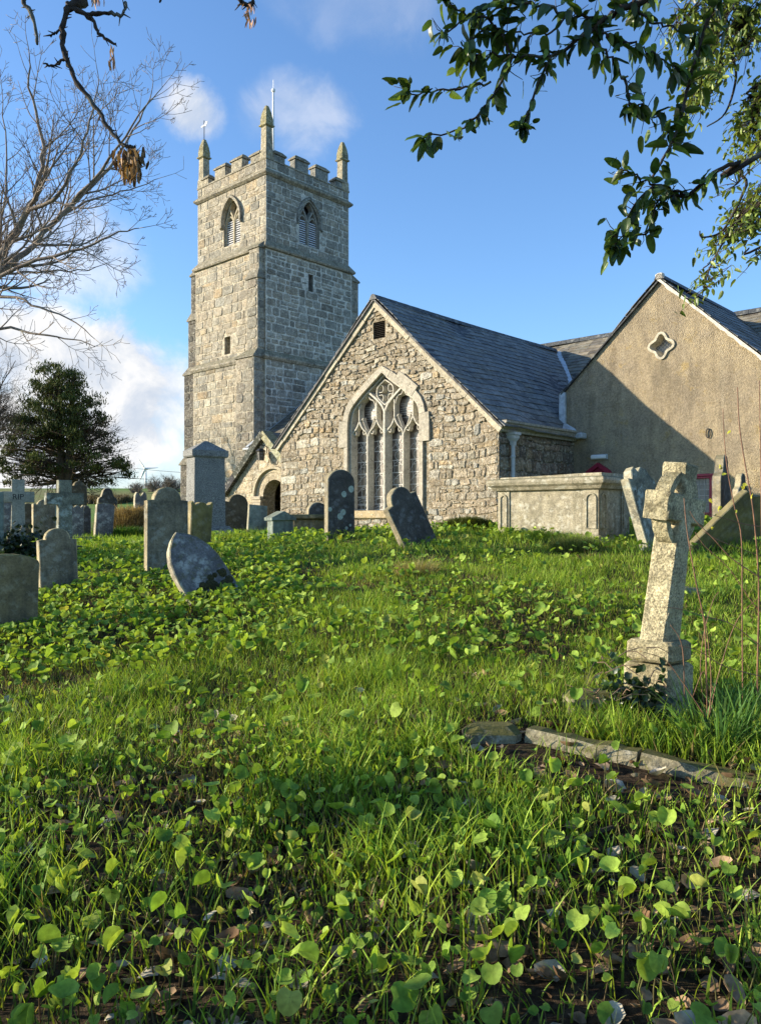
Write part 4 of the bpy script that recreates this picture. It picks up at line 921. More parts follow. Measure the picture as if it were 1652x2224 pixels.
for w_, z0, z1, q in ((.34, .25, .46, .26), (.5, -.2, .24, .4)):
    m = MB(); m.box((-w_ / 2, -q / 2 - .02, z0), (w_ / 2, q / 2, z1), bev=.012); st = cb(m, 'plinth', 'pale', c)
    m = MB(); R_ = random.Random(1)
    for k in range(4 if z0 > 0 else 3):
        zz = z1 - .045 - k * .045; x = -w_ / 2 + .04
        while x < w_ / 2 - .06: l_ = R_.uniform(.02, .05); m.box((x, -q / 2 - .0215, zz), (min(x + l_, w_ / 2 - .03), -q / 2 - .019, zz + .016)); x += l_ + .012
    m.build('worn_lettering', plain_mat('worn letter cuts', (.10, .10, .095), .9), st)
X_, Y_, Z_ = at_px(140, 13.8)
c = thing('lichened_cross', 'grey-green lichened stone cross with lit left edge behind the square-shouldered headstone', 'stone cross', (X_, Y_, Z_), math.radians(36))
m = MB(); m.slab(latin(.22, 1.26, .31, .84, 1.04, .02), .15, .012); cb(m, 'cross', 'lichen', c)
m = MB(); m.box((-.26, -.2, -.3), (.26, .2, .14), bev=.015); cb(m, 'plinth', 'lichen', c)
X_, Y_, Z_ = at_px(267, 28.)
c = thing('wheel_cross', 'small weathered wheel-headed cross on the skyline right of the black ogee headstone', 'stone cross', (X_, Y_, Z_), math.radians(36))
m = MB(); m.slab(latin(.2, .95, .24, .66, .84, .05), .15, .02); cb(m, 'cross', 'lichen', c)
m = MB(); m.loft([[(r * math.cos(t), y, .75 + r * math.sin(t)) for r, y in ((.15, -.05), (.22, -.05), (.22, .05), (.15, .05))] for t in [2 * PI * k / 20 for k in range(21)]], cap0=False, cap1=False); cb(m, 'ring', 'lichen', c)
X_, Y_, Z_ = at_px(1486, 13.2)
c = thing('small_pale_cross', 'small pale granite cross half hidden behind the wheel cross, in front of the red window', 'stone cross', (X_, Y_, Z_), math.radians(22))
m = MB(); m.slab(latin(.13, .84, .20, .46, .62, .02), .13, .01); cb(m, 'cross', 'pale', c)
m = MB(); m.box((-.2, -.2, -.3), (.2, .2, .08), bev=.015); cb(m, 'plinth', 'pale', c)
# the wheel-headed cross in front
KY = 4.85; X_, Y_, Z_ = at_px(1432, KY); zb_ = EYE + (HY - 1388) / F * KY
RC = Matrix.Rotation(math.radians(6.8), 4, 'Y') @ Matrix.Rotation(math.radians(47), 4, 'Z')
c = thing('wheel_cross', 'rough golden wheel-headed granite cross leaning right on stepped blocks', 'stone cross', (X_, Y_, zb_), rot=RC.to_euler())
m = MB(); H_ = 1.06; az = .79
ol = [(-.115, -.02), (.115, -.02), (.085, az - .20), (.070, az - .078), (.268, az - .085), (.272, az + .082), (.070, az + .078), (.082, H_ - .012), (.076, H_), (-.076, H_), (-.082, H_ - .012), (-.070, az + .078), (-.272, az + .082), (-.268, az - .085), (-.070, az - .078), (-.085, az - .20)]
def dens(ol, d=.035):
    r = []
    for p, q in zip(ol, ol[1:] + ol[:1]):
        n = max(1, int(math.hypot(q[0] - p[0], q[1] - p[1]) / d)); r += [(p[0] + (q[0] - p[0]) * k / n, p[1] + (q[1] - p[1]) * k / n) for k in range(n)]
    return r
random.seed(4); m.slab(dens(ol), .155, .010, jit=.003); m.build('cross', hmat('cross'), c)
m = MB()
for q in range(4):
    ts = [PI / 2 * q + .30 + (PI / 2 - .6) * k / 7 for k in range(8)]
    m.loft([[(r * math.cos(t), y, az + r * math.sin(t)) for r, y in ((.175, -.045), (.228, -.045), (.228, .045), (.175, .045))] for t in ts])
m.build('ring', hmat('cross'), c)
RCi = RC.inverted()
for k, (hx, hy_, z0, z1, dx, dy) in enumerate(((.142, .142, -.125, .0, -.01, .0), (.16, .15, -.50, -.14, .03, .02))):
    m = MB(); R_ = random.Random(k); i0 = 0
    m.box((-hx + dx, -hy_ + dy, z0), (hx + dx, hy_ + dy, z1), bev=.018)
    m.xf(RCi @ Matrix.Rotation(math.radians(45), 4, 'Z') @ Matrix.Rotation(math.radians(2), 4, 'Y')); m.build('plinth', hmat('cross'), c)
# monument of grey granite
X_, Y_, Z_ = at_px(447, 16.2)
c = thing('granite_monument', 'tall speckled grey granite pillar with low pyramid cap', 'monument', (X_, Y_, Z_), math.radians(36))
hT = EYE + (HY - 958) / F * 16.2 - Z_
m = MB(); sq = lambda h, z: [(-h, -h * .62, z), (h, -h * .62, z), (h, h * .62, z), (-h, h * .62, z)]
m.loft([sq(.335, .25), sq(.318, hT - .33)]); m.build('shaft', hmat('granite'), c)
m = MB(); m.loft([sq(.36, hT - .335), sq(.385, hT - .31), sq(.385, hT - .20), (sq(.36, hT - .19)), sq(.03, hT)]); m.build('cap', hmat('granite'), c)
m = MB(); m.loft([sq(.52, -.3), sq(.52, .13), sq(.5, .16), sq(.40, .27)]); m.build('base', hmat('granite'), c)
# small house-shaped stone
X_, Y_, Z_ = at_px(609, 14.6)
c = thing('gabled_headstone', 'small house-shaped headstone with a peaked overhanging cap, in front of the porch', 'headstone', (X_, Y_, Z_), math.radians(40))
hh = EYE + (HY - 1110) / F * 14.6 - Z_
m = MB(); m.box((-.22, -.1, -.3), (.22, .1, hh - .12), bev=.01); cb(m, 'body', 'green', c)
m = MB(); m.slab([(-.26, hh - .17), (.26, hh - .17), (.265, hh - .12), (0, hh), (-.265, hh - .12)], .27, .01); cb(m, 'cap', 'green', c)
# ledger tomb
X_, Y_, Z_ = at_px(672, 16.6)
c = thing('ledger_tomb', 'low ledger tomb with projecting top slab and grass on its sides, behind the ringed headstone', 'tomb', (X_, Y_, Z_), TH)
m = MB(); m.box((-.62, -.4, -.3), (.62, .4, .12), bev=.02); m.box((-.5, -.3, .1), (.5, .3, .37), bev=.02); cb(m, 'base', 'brown', c)
m = MB(); m.box((-.62, -.4, .37), (.62, .4, .46), bev=.025); cb(m, 'top_slab', 'brown', c)
# chest tomb
TYr = 12.0; tX, tY = (1300 - CX) / F * TYr, TYr; tz = gzf(tX, tY) - .05; TL, TW, TH_ = 1.80, 1.0, EYE + (HY - 1026) / F * TYr - gzf(tX, tY) + .05
c = thing('chest_tomb', 'large lichened chest tomb with moulded top slab and panelled sides', 'tomb', (tX, tY, tz), TH)
m = MB(); m.box((-TL - .05, -.05, -.3), (.05, TW + .05, .20), bev=.02); m.build('plinth', hmat('tomb'), c)
m = MB(); m.box((-TL + .02, .02, .2), (-.02, TW - .02, TH_ - .24), bev=.006)
m.build('body', hmat('tomb'), c)
def pilaster(x0, x1, f):
    m = MB(); z0, z1 = .2, TH_ - .24
    pts = []
    m.box((x0, 0, z0), (x1, .018, z1), bev=.004)
    a0, a1 = x0 + .05, x1 - .05; r = (a1 - a0) / 2; path = [(a0, z0 + .1), (a0, z1 - .07 - r)] + arc((a0 + a1) / 2, z1 - .07 - r, r, r, PI, 0, 8)[1:-1] + [(a1, z1 - .07 - r), (a1, z0 + .1)]
    bar(m, path, (0, 0, 0), UX, NF, .012, .018, -.018, .01, (.3, .3, .3), True)
    m.xf(f); return m
pf = Matrix.Identity(4); ps = Matrix.Rotation(PI / 2, 4, 'Z')
for x0, x1 in ((-TL, -TL + .22), (-.26, 0)): pilaster(x0, x1, pf).build('pilaster', hmat('tomb'), c)
for x0, x1 in ((0, .26), (TW - .26, TW)): pilaster(x0, x1, Matrix.Translation((0, 0, 0)) @ ps).build('pilaster', hmat('tomb'), c)
m = MB(); pr = [(.0, TH_ - .25), (.05, TH_ - .235), (.08, TH_ - .19), (.125, TH_ - .155), (.14, TH_ - .11), (.13, TH_ - .07), (.09, TH_ - .05)]
ring_ = lambda o, z: [(-TL - o, -o, z), (o, -o, z), (o, TW + o, z), (-TL - o, TW + o, z)]
m.loft([ring_(o, z) for o, z in pr]); m.build('cornice', hmat('tomb'), c)
m = MB(); R_ = random.Random(2); bo = [(-TL + .0, .04), (-TL * .6, .01), (-.4, .03), (.04, .0), (.05, TW * .5), (.03, TW), (-TL * .5, TW - .02), (-TL + .06, TW), (-TL - .02, TW * .4)]
m.loft([[(x, y, TH_ - .055) for x, y in bo], [(x + R_.uniform(-.015, .015), y + R_.uniform(-.015, .015), TH_ + (0 if x > -.6 else -.02)) for x, y in bo]]); m.build('top_slab', hmat('tomb'), c)
# kerb of the near grave
kp = [(1140, 1604, 4.32), (1390, 1660, 4.02), (1800, 1760, 3.60)]
kc = thing('grave_kerb', 'low broken stone kerb edging the grave in front of the wheel cross', 'grave kerb', P(1390, 1700, 4.1))
KB = [P(*q) for q in kp]; kloc = kc.location
for A, B in zip(KB, KB[1:]):
    d_ = (B - A); L = d_.length; d_.normalize(); n_ = Vector((-d_.y, d_.x, 0)).normalized()
    if n_.y < 0: n_ = -n_
    m = MB(); rings = []; R_ = random.Random(int(L * 100))
    for k in range(9):
        p = A + d_ * (L - .02) * k / 8 - kloc; j = lambda: R_.uniform(-.010, .010)
        rings.append([p + Vector((0, 0, -.28)), p + Vector((j(), j(), j())), p + n_ * .02 + Vector((0, 0, .045 + j())), p + n_ * .14 + Vector((0, 0, .04 + j())), p + n_ * .15 + Vector((0, 0, -.28))])
    m.loft(rings); m.build('kerb_stone', hmat('kerb'), kc)
m = MB(); p = P(1070, 1592, 4.38) - kloc; m.box((p.x - .16, p.y - .07, p.z - .35), (p.x + .15, p.y + .11, p.z + .045), bev=.04); m.build('corner_stone', hmat('kerb'), kc)
m = MB(); p = P(1330, 1500, 4.75) - kloc
m.box((p.x - .28, p.y - .1, p.z - .3), (p.x + .32, p.y + .1, p.z + .0), bev=.03); m.build('kerb_stone', hmat('kerb'), kc)
X_, Y_, Z_ = at_px(1490, 8.2); m = MB(); m.box((-.2, -.12, -.15), (.2, .12, .09), bev=.04); o = m.build('fallen_stone', hmat('tomb')); o.location = (X_, Y_, Z_); o.rotation_euler = (.1, .1, .5); tag(o, 'low fallen lump of grey stone in the grass behind the wheel cross', 'stone')
X_, Y_, Z_ = at_px(186, 16.2); m = MB(); m.box((-.3, -.15, -.2), (.3, .15, .13), bev=.02); o = cb(m, 'footstone', 'blue', None); o.location = (X_, Y_, Z_); o.rotation_euler = (0, 0, .6); tag(o, 'low grey footstone lying in grass below the headstone with curled corners', 'stone')
# ------------------------------------------------------------------ ground plants
_lat = RNG.random((128, 128))
def vnoise(x, y, s):
    x = np.asarray(x) * s + 40.3; y = np.asarray(y) * s + 17.7; i = np.floor(x).astype(int); j = np.floor(y).astype(int); u = x - i; v = y - j
    u = u * u * (3 - 2 * u); v = v * v * (3 - 2 * v); g_ = lambda a, b: _lat[a % 128, b % 128]
    return (g_(i, j) * (1 - u) + g_(i + 1, j) * u) * (1 - v) + (g_(i, j + 1) * (1 - u) + g_(i + 1, j + 1) * u) * v
def fbm(x, y, s): return .55 * vnoise(x, y, s) + .3 * vnoise(x, y, s * 2.3) + .15 * vnoise(x, y, s * 5.1)
def to_ch(x, y): return x * CT + y * ST, -x * ST + y * CT          # world -> church frame
Xc_, Yc_ = (1432 - CX) / F * KY, KY - .12
def blocked(x, y):
    u, v = to_ch(x, y)
    b = (v > 15.0) & (u > -17.8) ; b |= (v > 18.4) & (u > -31.6) & (v < 30)
    tu, tv = (x - tX) * CT + (y - tY) * ST, -(x - tX) * ST + (y - tY) * CT
    b |= (tu > -TL) & (tu < 0) & (tv > 0) & (tv < TW)
    b |= np.hypot(x - P(1070, 1592, 4.38).x, y - 4.3) < .22
    b |= (np.hypot(x - Xc_, y - Yc_) < .34) & (RNG.random(len(x)) < .8)
    for A_, B_ in zip(KB, KB[1:]):
        dx, dy = B_.x - A_.x, B_.y - A_.y; L2 = dx * dx + dy * dy; t = np.clip(((x - A_.x) * dx + (y - A_.y) * dy) / L2, 0, 1); ex, ey = x - A_.x - t * dx, y - A_.y - t * dy
        dd = np.hypot(ex, ey); b |= (dd < .36) & (ey < .0) & (RNG.random(len(x)) < .85); b |= (dd < .16) & (ey >= 0)
    return b
def sample(n, y0, y1, halfw=.52, extra=1.2, flat=False):
    y = np.sqrt(RNG.uniform(y0 * y0, y1 * y1, n)); x = RNG.uniform(-1, 1, n) * (halfw * y + extra); return x, y

def blades(x, y, h, w, K, col, lean=.5, curl=.8, z=None, az=None):
    n = len(x); z = gz(x, y) - .01 if z is None else z
    az = RNG.uniform(0, 2 * PI, n) if az is None else az
    ln = RNG.uniform(.05, lean, n); cu = RNG.uniform(.1, curl, n)
    d = np.stack([np.cos(az), np.sin(az), np.zeros(n)], 1); ta = az + RNG.uniform(-1.2, 1.2, n) + PI / 2
    s = np.stack([np.cos(ta), np.sin(ta), np.zeros(n)], 1)
    L = []; C = []
    ang = np.zeros(n); p = np.stack([x, y, z], 1)
    for k in range(K + 1):
        t = k / K; ww = (w * (1 - .92 * t ** 1.8))[:, None] * .5
        L.append(p - s * ww); L.append(p + s * ww)
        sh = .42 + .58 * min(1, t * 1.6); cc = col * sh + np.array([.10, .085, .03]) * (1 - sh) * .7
        C.append(cc); C.append(cc)
        th = ln + cu * 1.9 * t ** 1.3; st = (h / K)[:, None]
        p = p + (np.sin(th)[:, None] * d + np.cos(th)[:, None] * np.array([0, 0, 1.])) * st
    m = 2 * (K + 1); V = np.stack(L, 1).reshape(-1, 3); C = np.stack(C, 1).reshape(-1, 3)
    b = (np.arange(n) * m)[:, None, None]; t_ = []
    for k in range(K): a = 2 * k; t_ += [[a, a + 1, a + 3], [a, a + 3, a + 2]]
    T = (b + np.array(t_)[None]).reshape(-1, 3)
    return V, T, C
def merge(parts):
    V, T, C = [], [], []; o = 0
    for v, t, c in parts: V.append(v); T.append(t + o); C.append(c); o += len(v)
    return np.concatenate(V), np.concatenate(T), np.concatenate(C)

def leaf_template(nr, rings, cup, fold, droop, notch=.5, wave=.05, seed=0):
    r = np.random.default_rng(seed); V = [(0, 0, 0)]; T = []
    for k in range(1, rings + 1):
        q = k / rings
        for j in range(nr):
            a = 2 * PI * (j + .5) / nr; back = math.exp(-((abs(a - PI)) / .42) ** 2)
            R_ = (1 - notch * back) * (1 + .08 * math.cos(a)) * q; R_ += wave * q * math.sin(3 * a + seed)
            x, y = R_ * math.cos(a) + .12, R_ * math.sin(a)
            zz = cup * q * q + fold * abs(y) - droop * max(0, x) ** 2 + .04 * q * math.sin(5 * a + seed * 2)
            yy = y * math.cos(min(1.2, fold * .8)); V.append((x, yy, zz))
    for j in range(nr):
        T.append((0, 1 + j, 1 + (j + 1) % nr))
        for k in range(rings - 1):
            a = 1 + k * nr; b = a + nr; j2 = (j + 1) % nr; T += [(a + j, b + j, b + j2), (a + j, b + j2, a + j2)]
    return np.array(V), np.array(T)
def rotm(az, tilt, roll):
    """leaf frames: tip direction az, tipped by tilt about its width, rolled about its length"""
    ca, sa, ct, st, cr, sr = np.cos(az), np.sin(az), np.cos(tilt), np.sin(tilt), np.cos(roll), np.sin(roll)
    X = np.stack([ca * ct, sa * ct, -st], 1); Yv = np.stack([-sa, ca, 0 * ca], 1); Zv = np.stack([ca * st, sa * st, ct], 1)
    Y2 = Yv * cr[:, None] + Zv * sr[:, None]; Z2 = Zv * cr[:, None] - Yv * sr[:, None]
    return X, Y2, Z2
def leaves(pos, size, az, tilt, roll, col, tmpls):
    n = len(pos); X, Y_, Z_ = rotm(az, tilt, roll); which = RNG.integers(0, len(tmpls), n); out = []
    for k, (tv, tt) in enumerate(tmpls):
        i = np.where(which == k)[0]
        if not len(i): continue
        S = size[i][:, None, None]
        V = pos[i][:, None, :] + S * (tv[None, :, 0:1] * X[i][:, None, :] + tv[None, :, 1:2] * Y_[i][:, None, :] + tv[None, :, 2:3] * Z_[i][:, None, :])
        T = (np.arange(len(i)) * len(tv))[:, None, None] + tt[None]
        rr = np.hypot(tv[:, 0] - .12, tv[:, 1]); pz = np.where(np.arange(len(tv)) % 2 == 0, 1.09, .93); pz[0] = 1.12; C = col[i][:, None, :] * ((.86 + .2 * rr) * pz)[None, :, None]
        out.append((V.reshape(-1, 3), T.reshape(-1, 3), C.reshape(-1, 3)))
    return out
def stems(p0, p1, r, col):
    """thin three-sided stalks from p0 to p1"""
    n = len(p0); out = []; V = []
    mid = (p0 + p1) / 2 + np.stack([RNG.normal(0, .012, n), RNG.normal(0, .012, n), np.zeros(n)], 1)
    for q, rr in ((p0, 1.2), (mid, 1.), (p1, .7)):
        for j in range(3): a = 2 * PI * j / 3; V.append(q + r * rr * np.array([math.cos(a), math.sin(a), 0]))
    V = np.stack(V, 1).reshape(-1, 3); t = []
    for k in range(2):
        for j in range(3): a, b = 3 * k + j, 3 * k + (j + 1) % 3; t += [[a, b, b + 3], [a, b + 3, a + 3]]
    T = ((np.arange(n) * 9)[:, None, None] + np.array(t)[None]).reshape(-1, 3)
    return V, T, np.repeat(col, 9, 0)
def mixcol(n, a, b, p=1.0, jit=.15):
    t = (RNG.random(n) ** p)[:, None]; return (np.array(a) * (1 - t) + np.array(b) * t) * (1 + RNG.normal(0, jit, (n, 1)))

def helio_frac(x, y):
    """where the round-leaved plants crowd out the grass"""
    f = fbm(x, y, .55)
    left = np.clip((-x - .1 - .10 * (y - 6)) / 1.4, 0, 1) * np.clip((y - 5.0) / 2, 0, 1) * np.clip((14.2 - y) / 2, 0, 1)
    near = np.clip((4.9 - y) / 1.5, 0, 1)
    return np.clip(.26 + .70 * left + .36 * near + (f - .5) * 1.0, .04, 1)
def bare(x, y):
    """bare litter under the trees close by, and in front of the kerb"""
    n = fbm(x + 31, y, .9); b = np.clip((5.2 - y) / 2.6, 0, 1) * .75 + (n - .52) * 1.5
    b += .6 * np.exp(-((x - 1.6) / .8) ** 2 - ((y - 3.3) / .5) ** 2) + .5 * np.exp(-((x - 1.9) / .5) ** 2 - ((y - 4.3) / .35) ** 2)
    b += .55 * np.exp(-((x - 1.15) / .55) ** 2 - ((y - 2.75) / .7) ** 2)
    return np.clip(b, 0, 1)

G1, G2 = (.115, .255, .019), (.39, .50, .062)
gl = []
def grass_zone(n, y0, y1, h0, h1, w0, w1, K, dens_bare=.8, dens_hel=.75, halfw=.52, extra=.6):
    x, y = sample(n, y0, y1, halfw, extra); hf = helio_frac(x, y); br = bare(x, y); tuft = fbm(x + 9, y + 5, 2.2)
    keep = (RNG.random(n) > dens_hel * hf ** 1.1) & (RNG.random(n) > dens_bare * br) & (RNG.random(n) < .35 + 1.2 * tuft) & ~blocked(x, y)
    x, y = x[keep], y[keep]; m = len(x); tf = tuft[keep]; big = fbm(x + 3, y - 8, .8)
    h = RNG.uniform(h0, h1, m) * (.6 + .8 * tf) * (.75 + .5 * big); w = RNG.uniform(w0, w1, m)
    c = mixcol(m, G1, G2, 1.0, .18) * (.8 + .45 * big)[:, None]
    pt = fbm(x - 13, y + 21, 1.3); h *= .55 + .9 * np.clip((pt - .3) * 2.2, 0, 1); dry = RNG.random(m) < .05 + .5 * np.clip((.40 - pt) * 4, 0, 1); c[dry] = np.array([.33, .26, .11]) * RNG.uniform(.7, 1.1, (dry.sum(), 1))
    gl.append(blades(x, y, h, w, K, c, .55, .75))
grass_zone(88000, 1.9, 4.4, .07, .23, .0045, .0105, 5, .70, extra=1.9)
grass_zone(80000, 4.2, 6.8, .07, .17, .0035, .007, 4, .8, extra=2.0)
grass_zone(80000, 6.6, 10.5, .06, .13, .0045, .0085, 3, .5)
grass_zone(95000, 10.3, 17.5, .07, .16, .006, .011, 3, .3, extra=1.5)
# left of the church the sward goes on
x, y = RNG.uniform(-14, -2, 30000), RNG.uniform(15, 32, 30000); k = ~blocked(x, y); x, y = x[k], y[k]
gl.append(blades(x, y, RNG.uniform(.1, .24, len(x)), RNG.uniform(.014, .025, len(x)), 2, mixcol(len(x), G1, G2), .5, .6))
x, y = RNG.uniform(3, 11, 12000), RNG.uniform(9, 17, 12000); k = ~blocked(x, y); x, y = x[k], y[k]
gl.append(blades(x, y, RNG.uniform(.08, .2, len(x)), RNG.uniform(.007, .012, len(x)), 3, mixcol(len(x), G1, G2), .5, .7))
# long tussocks round the stones' feet
fx, fy = [], []
for o in list(COL.objects):
    if o.parent is None and o.get('category') in ('headstone', 'stone cross', 'monument', 'tomb', 'stone') and o.location.y < 20:
        k = 260 if o.location.y > 7 else 120; r_ = .55 if o.get('category') != 'tomb' else 1.2
        fx.append(o.location.x + RNG.normal(0, r_ * .55, k)); fy.append(o.location.y - .12 + RNG.normal(0, r_ * .35, k))
fx, fy = np.concatenate(fx), np.concatenate(fy); k = ~blocked(fx, fy); fx, fy = fx[k], fy[k]
gl.append(blades(fx, fy, RNG.uniform(.10, .26, len(fx)), RNG.uniform(.005, .010, len(fx)), 4, mixcol(len(fx), (.06, .16, .02), (.17, .30, .045)), .5, .9))
# along the foot of the tomb and the church wall
t = RNG.uniform(0, 1, 2600); ux = -TL * t; q = [(tX + CT * a - ST * b, tY + ST * a + CT * b) for a, b in zip(ux, RNG.normal(-.16, .07, 2600))]; q = np.array(q)
gl.append(blades(q[:, 0], q[:, 1], RNG.uniform(.06, .2, 2600), RNG.uniform(.005, .01, 2600), 3, mixcol(2600, G1, G2), .5, .8))
GRASS = leaf_mat('grass blades', .36, .55, .2)
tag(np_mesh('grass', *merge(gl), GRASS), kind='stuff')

TN = [leaf_template(14, 3, .22, .10, .12, .55, .03, 1), leaf_template(14, 3, -.12, .22, .18, .5, .04, 2), leaf_template(14, 3, .30, .35, .05, .55, .03, 3), leaf_template(14, 3, .1, .65, .2, .5, .03, 4), leaf_template(14, 3, .05, 1.2, .12, .4, .02, 5)]
TFAR = [leaf_template(9, 2, .2, .12, .12, .5, .03, 6), leaf_template(9, 2, -.1, .3, .15, .5, .04, 7), leaf_template(8, 2, .1, .8, .12, .4, .03, 8)]
H1, H2 = (.13, .245, .03), (.33, .45, .068)
hl_ = []
def helio(n, y0, y1, s0, s1, tm, stalk, xs=None, ys=None, thr=None, extra=.5):
    if xs is None:
        x, y = sample(n, y0, y1, .52, extra); hf = helio_frac(x, y)
        keep = (RNG.random(n) < hf * (1 - .45 * bare(x, y))) & ~blocked(x, y); x, y = x[keep], y[keep]
    else: x, y = xs, ys
    m = len(x); sz = s0 + (s1 - s0) * RNG.random(m) ** 1.6; hh = RNG.uniform(.05, .14, m) + sz * RNG.uniform(.5, 1.1, m)
    z = gz(x, y); p0 = np.stack([x, y, z - .01], 1); p1 = np.stack([x + RNG.normal(0, .022, m), y + RNG.normal(0, .022, m), z + hh], 1)
    az = RNG.uniform(0, 2 * PI, m); tilt = RNG.normal(.35, .42, m); roll = RNG.normal(0, .42, m)
    c = mixcol(m, H1, H2, 1.1, .13); yel = RNG.random(m) < .025; c[yel] = np.array([.34, .37, .08])
    hl_.extend(leaves(p1, sz, az, tilt, roll, c, tm))
    if stalk: hl_.append(stems(p0, p1, .0028 if y1 < 6 else .004, mixcol(m, (.16, .11, .06), (.17, .19, .06))))
helio(4600, 1.95, 4.2, .015, .044, TN, True, extra=1.8)
helio(2600, 1.95, 4.6, .010, .026, TN, True, extra=1.8)
helio(5800, 4.0, 6.8, .017, .050, TN, True, extra=1.8)
helio(9500, 6.6, 10.6, .02, .054, TFAR, True)
helio(10500, 10.4, 15.5, .026, .060, TFAR, False, extra=1.2)
HEL = leaf_mat('round leaves', .36, .65, .18, .22, True)
tag(np_mesh('round_leaved_groundcover', *merge(hl_), HEL), kind='stuff')

# fallen leaves and crumbs of litter
ll = []
TL1 = [leaf_template(8, 2, .3, .2, -.2, .1, .10, 11), leaf_template(8, 2, -.25, .35, .2, .1, .12, 12)]
for tv, tt in TL1: tv[:, 1] *= .62
n = 2600; x, y = sample(n, 1.9, 5.6); k = RNG.random(n) < .25 + .75 * bare(x, y); x, y = x[k], y[k]; m = len(x)
c = mixcol(m, (.12, .07, .035), (.36, .25, .15), 1.2, .18); pal_ = RNG.random(m) < .22; c[pal_] = np.array([.40, .36, .27]) * RNG.uniform(.7, 1.1, (pal_.sum(), 1))
ll += leaves(np.stack([x, y, gz(x, y) + RNG.uniform(.005, .03, m)], 1), RNG.uniform(.018, .06, m), RNG.uniform(0, 2 * PI, m), RNG.normal(0, .3, m), RNG.normal(0, .35, m), c, TL1)
n = 9000; x, y = sample(n, 1.9, 9.5); k = RNG.random(n) < .3 + .7 * bare(x, y); x, y = x[k], y[k]; m = len(x)
ll += leaves(np.stack([x, y, gz(x, y) + RNG.uniform(.0, .02, m)], 1), RNG.uniform(.006, .022, m), RNG.uniform(0, 2 * PI, m), RNG.normal(0, .5, m), RNG.normal(0, .5, m), mixcol(m, (.04, .026, .016), (.22, .15, .08), 1.4, .2), TL1)
x, y = sample(2600, 1.9, 10); m = len(x); az = RNG.uniform(0, 2 * PI, m); L = RNG.uniform(.03, .16, m); z = gz(x, y) + .012
p0 = np.stack([x, y, z], 1); x1, y1 = x + np.cos(az) * L, y + np.sin(az) * L; p1 = np.stack([x1, y1, gz(x1, y1) + RNG.uniform(.0, .05, m)], 1)
ll.append(stems(p0, p1, .0022, mixcol(m, (.10, .06, .035), (.30, .22, .13))))
tag(np_mesh('leaf_litter', *merge(ll), leaf_mat('dead leaves', .12, .8, .15, .3)), kind='stuff')
m = MB()
for pts in (((850, 1950, 3.05), (1150, 1900, 3.3), (1330, 1850, 3.42)), ((980, 1640, 4.25), (1050, 1640, 4.3))):
    q = []
    for px, py, Y in pts: X = (px - CX) / F * Y; q.append((X, Y, gzf(X, Y) + .02))
    m.tube(q, [.012] * len(q), 5)
    break
tag(m.build('fallen_twig', plain_mat('twig bark', (.07, .05, .035), .9, .4, 20, .5)), 'long brown fallen twig lying on the bare earth in front of the kerb', 'twig')

# straw tussock, dry grass bank, clump of strap leaves
def clump(name, label, cat, px, Y, n, r, h0, h1, w0, w1, ca, cb, lean=.6, curl=.9, mound=0., kind=None, K=4, ry=None):
    X, Y0, Z0 = at_px(px, Y); a = RNG.uniform(0, 2 * PI, n); q = np.sqrt(RNG.random(n)); x = X + r * q * np.cos(a); y = Y0 + (ry or r) * q * np.sin(a)
    z = gz(x, y) - .02 + mound * np.sqrt(np.clip(1 - q ** 2, 0, 1))
    v, t, c = blades(x, y, RNG.uniform(h0, h1, n), RNG.uniform(w0, w1, n), K, mixcol(n, ca, cb), lean, curl, z, np.where(RNG.random(n) < .7, a, RNG.uniform(0, 2 * PI, n)))
    o = np_mesh(name, v - np.array([X, Y0, Z0]), t, c, GRASS); o.location = (X, Y0, Z0); return tag(o, label, cat, kind=kind)
clump('straw_tussock', 'straw-coloured grass tussock in the middle of the green lawn', 'grass tussock', 905, 9.7, 950, .24, .10, .26, .004, .007, (.20, .22, .06), (.50, .40, .18), .8, 1.2, .05)
clump('grass_tussock', 'rounded green tussock at the right foot of the chest tomb', 'grass tussock', 1243, 11.3, 1600, .28, .12, .26, .004, .008, (.09, .15, .03), (.24, .25, .08), .7, 1.0, .08)
for px, Y, lab in ((1640, 4.5, 'clump of long glossy strap leaves at the right edge beside the kerb'), (1560, 4.2, 'smaller clump of strap leaves right of the cross plinth')):
    clump('strap_leaf_plant', lab, 'plant', px, Y, 130, .16, .25, .45, .010, .017, (.05, .13, .025), (.12, .24, .05), .5, .75, 0, None, 6)
# ------------------------------------------------------------------ trees
def bark_mat(name, a, b, sc=18): 
    g = G(name); co = g.objco(); n = g.noise(co, sc, 6, .7); n2 = g.noise(co, 3., 4, .6)
    c = g.mix(g.ramp(n, .3, .7), a, b); c = g.mix(g.math('MULTIPLY', g.ramp(n2, .55, .7), .5), c, (.24, .25, .20))
    return g.out(g.bsdf(c, .9, g.bump(n, .7, .01), .15))
BARK_ASH = bark_mat('ash bark', (.13, .10, .078), (.31, .26, .205), 14)
BARK_DARK = bark_mat('dark branch bark', (.028, .022, .018), (.075, .06, .048), 40)
BARK_BROWN = bark_mat('brown bark', (.05, .035, .025), (.11, .08, .055), 10)
def smooth_path(pts, n=4):
    P_ = [pts[0]] + list(pts) + [pts[-1]]; out = []
    for i in range(1, len(P_) - 2):
        p0, p1, p2, p3 = P_[i - 1:i + 3]
        for k in range(n):
            t = k / n; out.append(.5 * ((2 * p1) + (p2 - p0) * t + (2 * p0 - 5 * p1 + 4 * p2 - p3) * t * t + (3 * p1 - p0 - 3 * p2 + p3) * t ** 3))
    return out + [pts[-1]]
TR = random.Random(21)
